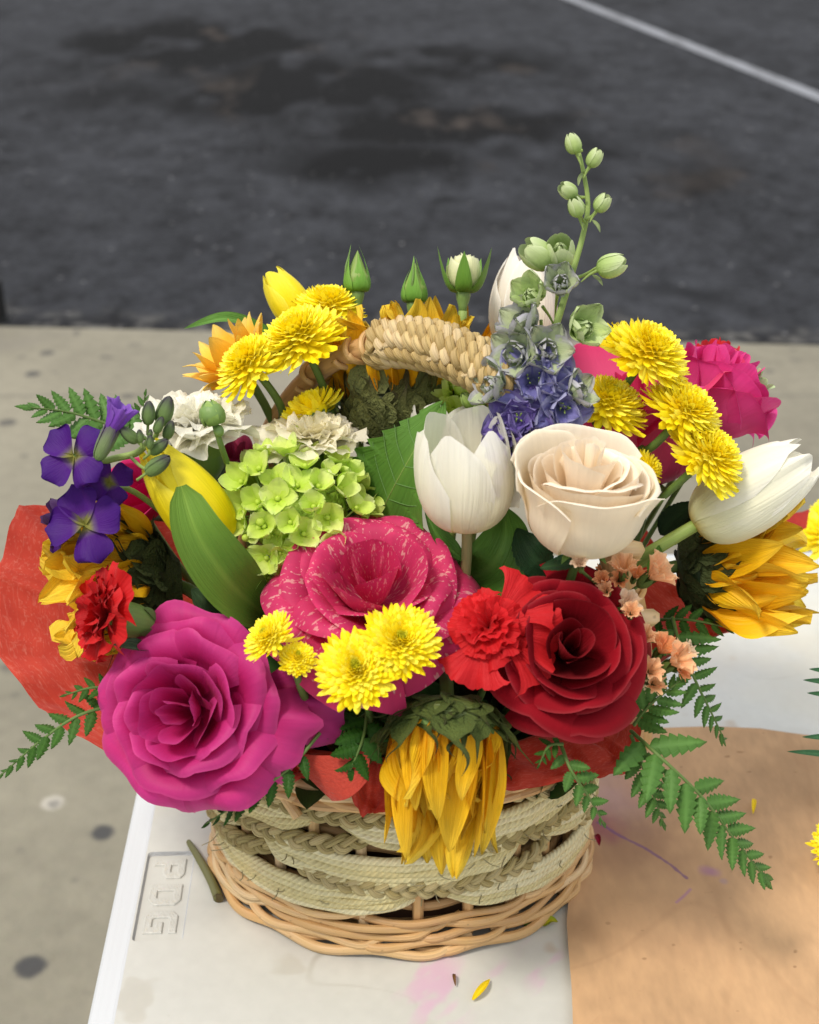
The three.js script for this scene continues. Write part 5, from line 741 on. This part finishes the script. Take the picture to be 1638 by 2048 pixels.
// ---------------------------------------------------------------- larkspur spike
{
  const st = thing('larkspur', 'tall larkspur spike, green buds at the tip shading down to violet blue flowers', 'larkspur', at(1060, 800, .01)), zf = (y) => lerp(.035, -.05, clamp((900 - y) / 600)), W = (x, y, dz = 0) => st.worldToLocal(at(x, y, zf(y) + dz)), k = at(1060, 800, .01).k;
  const ax = [[1020, 1010], [1045, 900], [1075, 780], [1108, 665], [1140, 560], [1166, 470], [1176, 410], [1166, 340], [1158, 305]];
  mesh('stem', tube(ax.map(([x, y]) => W(x, y, -.004)), (s) => lerp(11, 4, s) * k, 50, 8), greenM.pale, st);
  const lm = petalM({ roughness: .55, transmission: .25 });
  const gr = [C('#98ba5c'), C('#b8d084'), C('#d6e4b4')], gl = [C('#98b86c'), C('#b8c894'), C('#c0bcd0')], vi = [C('#62688e'), C('#7470b8'), C('#aeb0cc')], vd = [C('#50467c'), C('#6a54a8'), C('#9088bc')];
  const pg = (K, e) => [0, 1].map((q) => grid(8, 8, (a, b) => { const u = a * 2 - 1, w = .42 * Math.pow(Math.sin(Math.PI * Math.pow(clamp(.07 + b * .92), .8)), .65); return [u * w, b, .35 * u * u * w + e * b * b + .09 * b * Math.sin(u * 9 + b * 5 + q * 2)]; }, (a, b) => { const u = Math.abs(a * 2 - 1); return mix3(mix3(K[0], K[1], sm(0, .6, b)), K[2], sm(.4, 1, u) * .7 + .2 * b); }));
  const sets = { g: [gr, pg(gr, .5)], l: [gl, pg(gl, .25)], v: [vi, pg(vi, -.05)], d: [vd, pg(vd, -.05)] };
  const flower = (x, y, d, S, kind, open, dz = .012) => {
    const f = part(open < .8 ? 'bud' : 'floret', st, W(x, y, dz), frame(dir3(d), RT)), g = rng(x * 7 + y), [K, G] = sets[kind];
    for (let i = 0; i < 5; i++) { const a = i * TAU / 5 + .3 * g(), e = open * (1 + .15 * (g() - .5)), rad = V(Math.sin(a), 0, Math.cos(a)); if (open < .8) mesh('sepal', cupPetal({ phi: a, w: .85, p: [[.08 * S * k, -.7 * S * k], [.78 * S * k, -.6 * S * k], [.72 * S * k, .4 * S * k], [lerp(.1, .6, open) * S * k, .85 * S * k]], er: .3, nu: 8, nv: 8, w0: .8, fold: .04, seed: i, col: shade(...K) }), lm, f); else mesh('sepal', G[i % 2], lm, f, V(0, 0, 0), frameN(rad.clone().multiplyScalar(Math.sin(e)).add(V(0, Math.cos(e), 0)), rad.clone().multiplyScalar(-Math.cos(e)).add(V(0, Math.sin(e), 0))), V(S * k * 1.15, S * k, S * k)); }
    if (open >= .5) for (let i = 0; i < 7; i++) { const a = i * 2.4, e = open * (.35 + .3 * g()), rad = V(Math.sin(a), 0, Math.cos(a)); mesh('inner_petal', G[i % 2], lm, f, rad.clone().multiplyScalar(.06 * S * k), frameN(rad.clone().multiplyScalar(Math.sin(e)).add(V(0, Math.cos(e), 0)), rad.clone().multiplyScalar(-Math.cos(e)).add(V(0, Math.sin(e), .3))), V(S * k * .8, S * k * .62, S * k * .6)); }
    if (open > 1.2) for (let i = 0; i < 6; i++) mesh('stamen', new THREE.CapsuleGeometry(1.6 * k, 10 * k, 3, 6), greenM.pale, f, V((g() - .5) * .3 * S * k, .3 * S * k, (g() - .5) * .3 * S * k), frame(V(g() - .5, 1, g() - .5), RT));
    mesh('spur', tube([V(0, -.5 * S * k, 0), V(0, -1.1 * S * k, .15 * S * k), V(0, -1.6 * S * k, .5 * S * k)], (s) => lerp(4, 1.2, s) * k, 8, 6), greenM.pale, f);
  };
  [[1147, 289, [-.35, .9, .2], 27, 'g', .25], [1188, 318, [.5, .8, .35], 25, 'g', .5], [1138, 383, [-.75, .4, .4], 26, 'g', .55], [1153, 416, [-.35, .8, .5], 27, 'g', .35], [1203, 408, [.55, .7, .45], 25, 'g', .55], [1078, 512, [-.8, .5, .4], 46, 'g', .6], [1120, 508, [-.1, .5, .9], 46, 'g', .7], [1220, 532, [.9, .25, .3], 38, 'g', .45], [1118, 575, [0, .3, 1], 56, 'l', .9], [1122, 545, [-.3, .4, .8], 28, 'g', .4], [1072, 600, [-.5, .3, .8], 60, 'g', 1], [1060, 665, [-.6, .6, .5], 72, 'l', .9], [1150, 660, [.5, .1, .8], 64, 'g', 1.1], [1040, 710, [-.5, .1, .9], 66, 'l', 1.15], [1090, 705, [.1, .1, 1], 66, 'l', 1.1], [1065, 765, [0, .1, 1], 86, 'v', 1.35], [1108, 762, [.5, .2, .9], 62, 'v', 1.2], [1005, 775, [-.8, .2, .5], 68, 'l', 1], [1118, 815, [.4, -.1, .9], 73, 'v', 1.3], [1140, 790, [.7, .3, .6], 56, 'l', 1], [1035, 840, [-.2, .1, 1], 75, 'd', 1.35], [1060, 865, [.2, -.1, 1], 60, 'd', 1.3], [1025, 895, [-.3, 0, 1], 57, 'd', 1.3], [1035, 935, [0, -.1, 1], 57, 'd', 1.3], [1012, 868, [-.6, 0, .8], 52, 'd', 1.2], [1065, 905, [.3, 0, 1], 49, 'd', 1.25], [1022, 965, [0, -.3, 1], 44, 'd', 1.3]].forEach((f) => flower(...f));
  for (const [a, b] of [[[1145, 558], [1195, 535]], [[1165, 300], [1150, 300]], [[1166, 345], [1182, 330]], [[1170, 395], [1150, 388]], [[1172, 440], [1195, 420]], [[1172, 445], [1160, 430]], [[1085, 740], [1082, 640]]]) mesh('stalk', tube([W(...a), W((a[0] + b[0]) / 2, (a[1] + b[1]) / 2 + 3), W(...b, .008)], 3.5 * k, 8, 6), greenM.pale, st);
  for (const [x, y, dx] of [[1185, 440, .5], [1185, 550, .8], [1165, 345, -.3]]) mesh('bract', leafGeo([V(0, 0, 0), dir3([dx, -.6, .2]).multiplyScalar(16 * k), dir3([dx, -.9, .2]).multiplyScalar(30 * k)], 3.5 * k, dir3([0, .3, 1]), { col: ['#9ab070', '#b0bf90'], nv: 8, nu: 4 }), lm, st, W(x, y));
}
// ---------------------------------------------------------------- rose buds above the handle
{
  const bud = (label, x, y, z, s, open) => {
    const o = put('rose_bud', label, 'rose bud', x, y, z, [open ? .03 : .02, 1, .05], x), k = o.k * s;
    mesh('hip', new THREE.LatheGeometry([[0, -52], [8, -52], [9, -40], [13, -28], [15, -18], [14, -8], [0, -6]].map(([a, b]) => new THREE.Vector2(a * k, b * k)), 18), greenM.calyx, o);
    if (open) { for (let i = 0; i < 14; i++) { const t = i / 13, r = lerp(8, 34, t); mesh('petal', cupPetal({ phi: i * 2.4, w: 1.2, p: [[6 * k, -10 * k], [r * 1.25 * k, -8 * k], [r * 1.12 * k, 34 * k], [r * .82 * k, lerp(66, 56, t) * k]], er: .18, ruf: .08, rk: 5, lip: .06, seed: i, col: shade(C('#c9d48a'), C('#e6eab4'), C('#f0f2cc')) }), tulM, o); } }
    else mesh('bud', new THREE.LatheGeometry([[0, -12], [17, -10], [26, 4], [24, 18], [15, 34], [7, 52], [0, 68]].map(([a, b]) => new THREE.Vector2(a * k, b * k)), 20), plainM('#7f9a48'), o);
    for (let i = 0; i < 5; i++) mesh('sepal', open ? cupPetal({ phi: i * TAU / 5 + .35, w: .62, p: [[14 * k, -14 * k], [44 * k, -12 * k], [44 * k, 30 * k], [58 * k, (62 + 14 * (i % 2)) * k]], er: .8, ep: 1, nu: 8, nv: 12, w0: .9, fold: .02, col: shade(C('#5c8a30'), C('#6c9a3c'), C('#6a9440')) }) : cupPetal({ phi: i * TAU / 5, w: .72, p: [[14 * k, -14 * k], [38 * k, -12 * k], [25 * k, 24 * k], [(i === 1 ? 16 : 3) * k, (66 + 12 * (i % 2)) * k]], er: .62, ep: 1, nu: 8, nv: 12, w0: .95, fold: .03, col: shade(C('#5a8a30'), C('#6b9c3c'), C('#79a648')) }), petalGreen, o);
    if (!open) for (const sd of [-1, 1]) mesh('sepal_tip', tube([V(14 * k * sd, 0, 8 * k), V(24 * k * sd, 26 * k, 8 * k), V((sd > 0 ? 17 : 12) * k * sd, (sd > 0 ? 66 : 50) * k, 4 * k)], (s_) => lerp(4, 1, s_) * k, 10, 6), greenM.calyx, o);
    mesh('neck', tube([V(0, -50 * k, 0), V(0, -110 * k, 0)], (q) => lerp(9, 7.5, q) * k, 4, 10), greenM.pale, o); stem(o, 7.5 * k, greenM.pale, -108 * k);
  };
  bud('closed green rose bud, leftmost of those above the rope handle', 714, 570, -.09, 1.02, 0);
  bud('closed green rose bud in the middle above the rope handle', 828, 592, -.09, 1.0, 0);
  bud('half open greenish white rose bud, rightmost above the rope handle', 927, 572, -.09, 1.0, 1);
}
// ---------------------------------------------------------------- peach statice
{
  const sM = [['#f8a868', '#ffc08a', '#ffd0a4'], ['#f08648', '#fba468', '#ffbc88'], ['#dfae88', '#eecaa8', '#f4dcc0']].map((c) => c.map(C)), m = petalM({ roughness: .7, transmission: .35, bumpScale: .0012 });
  const spray = (name, label, root, L, to) => {
    const o = thing(name, label, 'statice', at(...root)), W = (x, y, z) => o.worldToLocal(at(x, y, z)), k = at(...root).k, g = rng(root[0]);
    for (let [x, y, z, s, t, dx, dy] of L) {
      s *= 1.2; const f = part('flower', o, W(x, y, z + .014), frame(dir3([dx, dy, .6]), RT)), c = sM[t];
      for (let i = 0; i < 3; i++) mesh('petal_ruffle', cupPetal({ phi: i * 2.1, w: 1.35, p: [[2 * k, -s * .4 * k], [s * .3 * k, -s * .2 * k], [s * .5 * k, s * .35 * k], [s * (.8 + .2 * g()) * k, s * (.5 + .25 * g()) * k]], er: .1, ruf: .28, rk: 8, seed: i + x, nu: 26, nv: 8, col: shade(...c) }), m, f);
      for (let i = 0; i < 5; i++) mesh('calyx', cupPetal({ phi: i * 1.26, w: .8, p: [[2 * k, -s * 1.2 * k], [s * .4 * k, -s * k], [s * .36 * k, -s * .4 * k], [s * .3 * k, -s * .1 * k]], er: .6, ep: 1.2, nu: 5, nv: 5, col: () => C('#5a6e34') }), petalGreen, f);
      const p = W(x, y, z), q = V(0, 0, 0).lerp(p, .45).add(V(0, 4 * k, 0)); mesh('stalk', tube([p.clone().sub(dir3([dx, dy, .6]).multiplyScalar(s * .9 * k)), q, V(0, 0, 0)], 3.4 * k, 8, 6), greenM.stem, o);
    }
    stem(o, 5 * k, greenM.stem, 0, .01, to); return o;
  };
  spray('statice', 'upper sprig of peach statice between the cream rose and the right sunflower', [1225, 1215, .07], [[1247, 1136, .075, 24, 0, -.1, .9], [1238, 1160, .075, 16, 1, 0, .2], [1310, 1148, .075, 33, 0, .7, .6], [1205, 1160, .08, 15, 1, -.3, .5], [1212, 1182, .085, 15, 0, -.3, .3], [1252, 1212, .085, 24, 2, .4, .4], [1262, 1225, .095, 17, 0, 0, .4], [1225, 1118, .05, 13, 1, 0, 1], [1272, 1150, .06, 16, 1, .3, .8], [1160, 1128, .095, 15, 2, -.2, .8]]);
  spray('statice', 'lower sprig of peach statice right of the dark red rose', [1270, 1370, .07], [[1284, 1278, .085, 24, 0, 0, .7], [1325, 1298, .085, 24, 1, .4, .7], [1352, 1322, .09, 30, 0, .5, .4], [1375, 1300, .08, 14, 2, .7, .5], [1300, 1342, .095, 20, 0, .2, .4], [1308, 1368, .095, 18, 0, .2, .1], [1362, 1340, .085, 17, 1, .5, 0]]);
  spray('statice', 'small pink bits of statice in the shade below the cream rose', [1220, 1125, .0], [[1228, 1128, .01, 14, 1, 0, .7], [1202, 1140, .01, 9, 1, 0, .7], [1240, 1090, 0, 8, 1, 0, .7]]);
  // green carnation bud at the far right top
  const o = put('flower_bud', 'pale green flower bud sticking out at the far right, beside the bright pink rose', 'flower bud', 1512, 772, -.06, [.75, .55, .1]), k = o.k;
  for (let i = 0; i < 6; i++) mesh('sepal', cupPetal({ phi: i, w: .8, p: [[4 * k, -28 * k], [16 * k, -24 * k], [17 * k, 12 * k], [(12 + 8 * (i % 3)) * k, (24 + 4 * i % 9) * k]], er: .4, nu: 6, nv: 8, seed: i, col: shade(C('#7f9c60'), C('#9ab57c'), C('#b9cf9c')) }), petalGreen, o);
  for (const d of [-1, 1]) mesh('bract', leafGeo([V(0, -26 * k, 0), V(d * 18 * k, -18 * k, 6 * k), V(d * 32 * k, -2 * k, 4 * k)], 7 * k, V(0, .4, 1), { col: ['#5e7c50', '#7a9868'], nu: 4, nv: 8 }), leafM, o);
  stem(o, 5 * k, greenM.calyx, -26 * k, .02);
}
// ---------------------------------------------------------------- loose bits on the table and the neighbouring flowers
{
  const P = [[377, 1683], [400, 1720], [422, 1760], [437, 1796]].map(([x, y]) => onY(x, y, TY + .0035)), o = thing('cut_stem', 'short cut green brown flower stem lying on the table left of the basket', 'stem', P[0]), k = P[0].k;
  mesh('stalk', tube(P.map((p) => p.clone().sub(P[0])), (s) => lerp(5, 9.5, Math.sqrt(s)) * k, 24, 10), plainM('#6a6a3c', { roughness: .4 }), o);
  mesh('cut_end', new THREE.CylinderGeometry(10 * k, 10 * k, 4 * k, 14).rotateX(Math.PI / 2), plainM('#7c6a3a', { bumpMap: blotT, bumpScale: .003 }), o, P[3].clone().sub(P[0]));
  const bit = (name, label, cat, pts, W, col, up = .002) => { const Q = pts.map(([x, y]) => onY(x, y, TY + up)), t = thing(name, label, cat, Q[0]); mesh('blade', leafGeo(Q.map((p, i) => p.clone().sub(Q[0]).add(V(0, i === 1 ? .002 : 0, 0))), W * Q[0].k, V(0, 1, .2), { col, nu: 4, nv: 12, cup: .7 }), petalM({ transmission: .1 }), t); };
  bit('fallen_petal', 'fallen yellow petal on the white table in front of the basket', 'petal', [[945, 2000], [962, 1985], [980, 1958]], 7, ['#e8c80c', '#ffe22a']);
  bit('fallen_petal', 'tiny yellow petal lying on the kraft paper under the long fern', 'petal', [[1508, 1598], [1507, 1612], [1506, 1628]], 4.5, ['#e8c80c', '#ffe22a'], .006);
  bit('dry_scrap', 'thin brown plant scrap on the table in front of the basket', 'plant scrap', [[909, 1948], [908, 1958], [911, 1972]], 3, ['#6a4a2a', '#8a6436']);
  bit('leaf_scrap', 'torn green and yellow leaf scrap by the right foot of the basket', 'leaf scrap', [[1086, 1852], [1100, 1846], [1116, 1844]], 8, ['#6f8c1c', '#c6b41c']);
  bit('leaf_scrap', 'tiny green leaf crumb by the right foot of the basket, left of the torn scrap', 'leaf scrap', [[1050, 1854], [1057, 1850], [1064, 1852]], 5, ['#5c7c2c', '#7c9c3c']);
  bit('fallen_petal', 'small dark red petal by the basket on the kraft paper', 'petal', [[1188, 1672], [1194, 1680], [1199, 1692]], 6, ['#7a0a2a', '#a0183a'], .008);
  const far = (name, label, x, y, z, d, R, s) => { const m = put(name, label, 'chrysanthemum', x, y, z, d, s, 'blurred flowers at the right edge'); mum(m, { R: R * m.k, n: 150, seed: s, single: 40, inc: 1.5, dome: .4 }); mesh('stem', tube([V(0, 0, 0), V(0, -1.2 * R * m.k, .2 * R * m.k)], 6 * m.k, 4, 8), greenM.stem, m); };
  far('chrysanthemum', 'yellow chrysanthemum lying at the far right edge, below the orange sunflower tips', 1660, 1072, -.22, [-.3, .6, .7], 66, 91);
  far('chrysanthemum', 'yellow chrysanthemum at the far right edge, uppermost and smaller', 1665, 1028, -.26, [-.2, .8, .5], 42, 92);
  far('chrysanthemum', 'yellow chrysanthemum cut by the lower right edge of the photo, on the kraft paper', 1682, 1690, .03, [-.5, .6, .6], 56, 93);
  const rs = thing('red_scrap', 'red paper scrap behind the right sunflower at the table edge', 'paper scrap', at(1592, 1044, -.2)); mesh('sheet', grid(3, 3, (u, v) => [(u - .5) * .017, (v - .5) * .016 + .003 * u, .003 * Math.sin(u * 3)]), petalM({ color: '#d04a48', vertexColors: false, transmission: .2 }), rs);
  const gb = thing('grass_blades', 'thin green blades poking in from the right edge over the table', 'leaf blades', at(1660, 1400, .02)), W = (x, y, z) => gb.worldToLocal(at(x, y, z));
  for (const [a, b] of [[[1690, 1352], [1618, 1338]], [[1690, 1372], [1606, 1360]], [[1690, 1398], [1614, 1386]], [[1690, 1480], [1604, 1474]], [[1690, 1515], [1574, 1503]]]) mesh('blade', leafGeo([W(...a, .03), W((a[0] + b[0]) / 2, (a[1] + b[1]) / 2 - 2, .03), W(...b, .03)], .0022, V(0, 1, .5), { col: ['#3c6a4a', '#4c7c54'], nu: 4, nv: 14 }), leafM, gb);
  mesh('stalk', tube([W(1700, 1340, .03), W(1688, 1440, .03), W(1690, 1530, .03)], .003, 10, 7), greenM.stem, gb);
}
renderer.render(scene, camera);
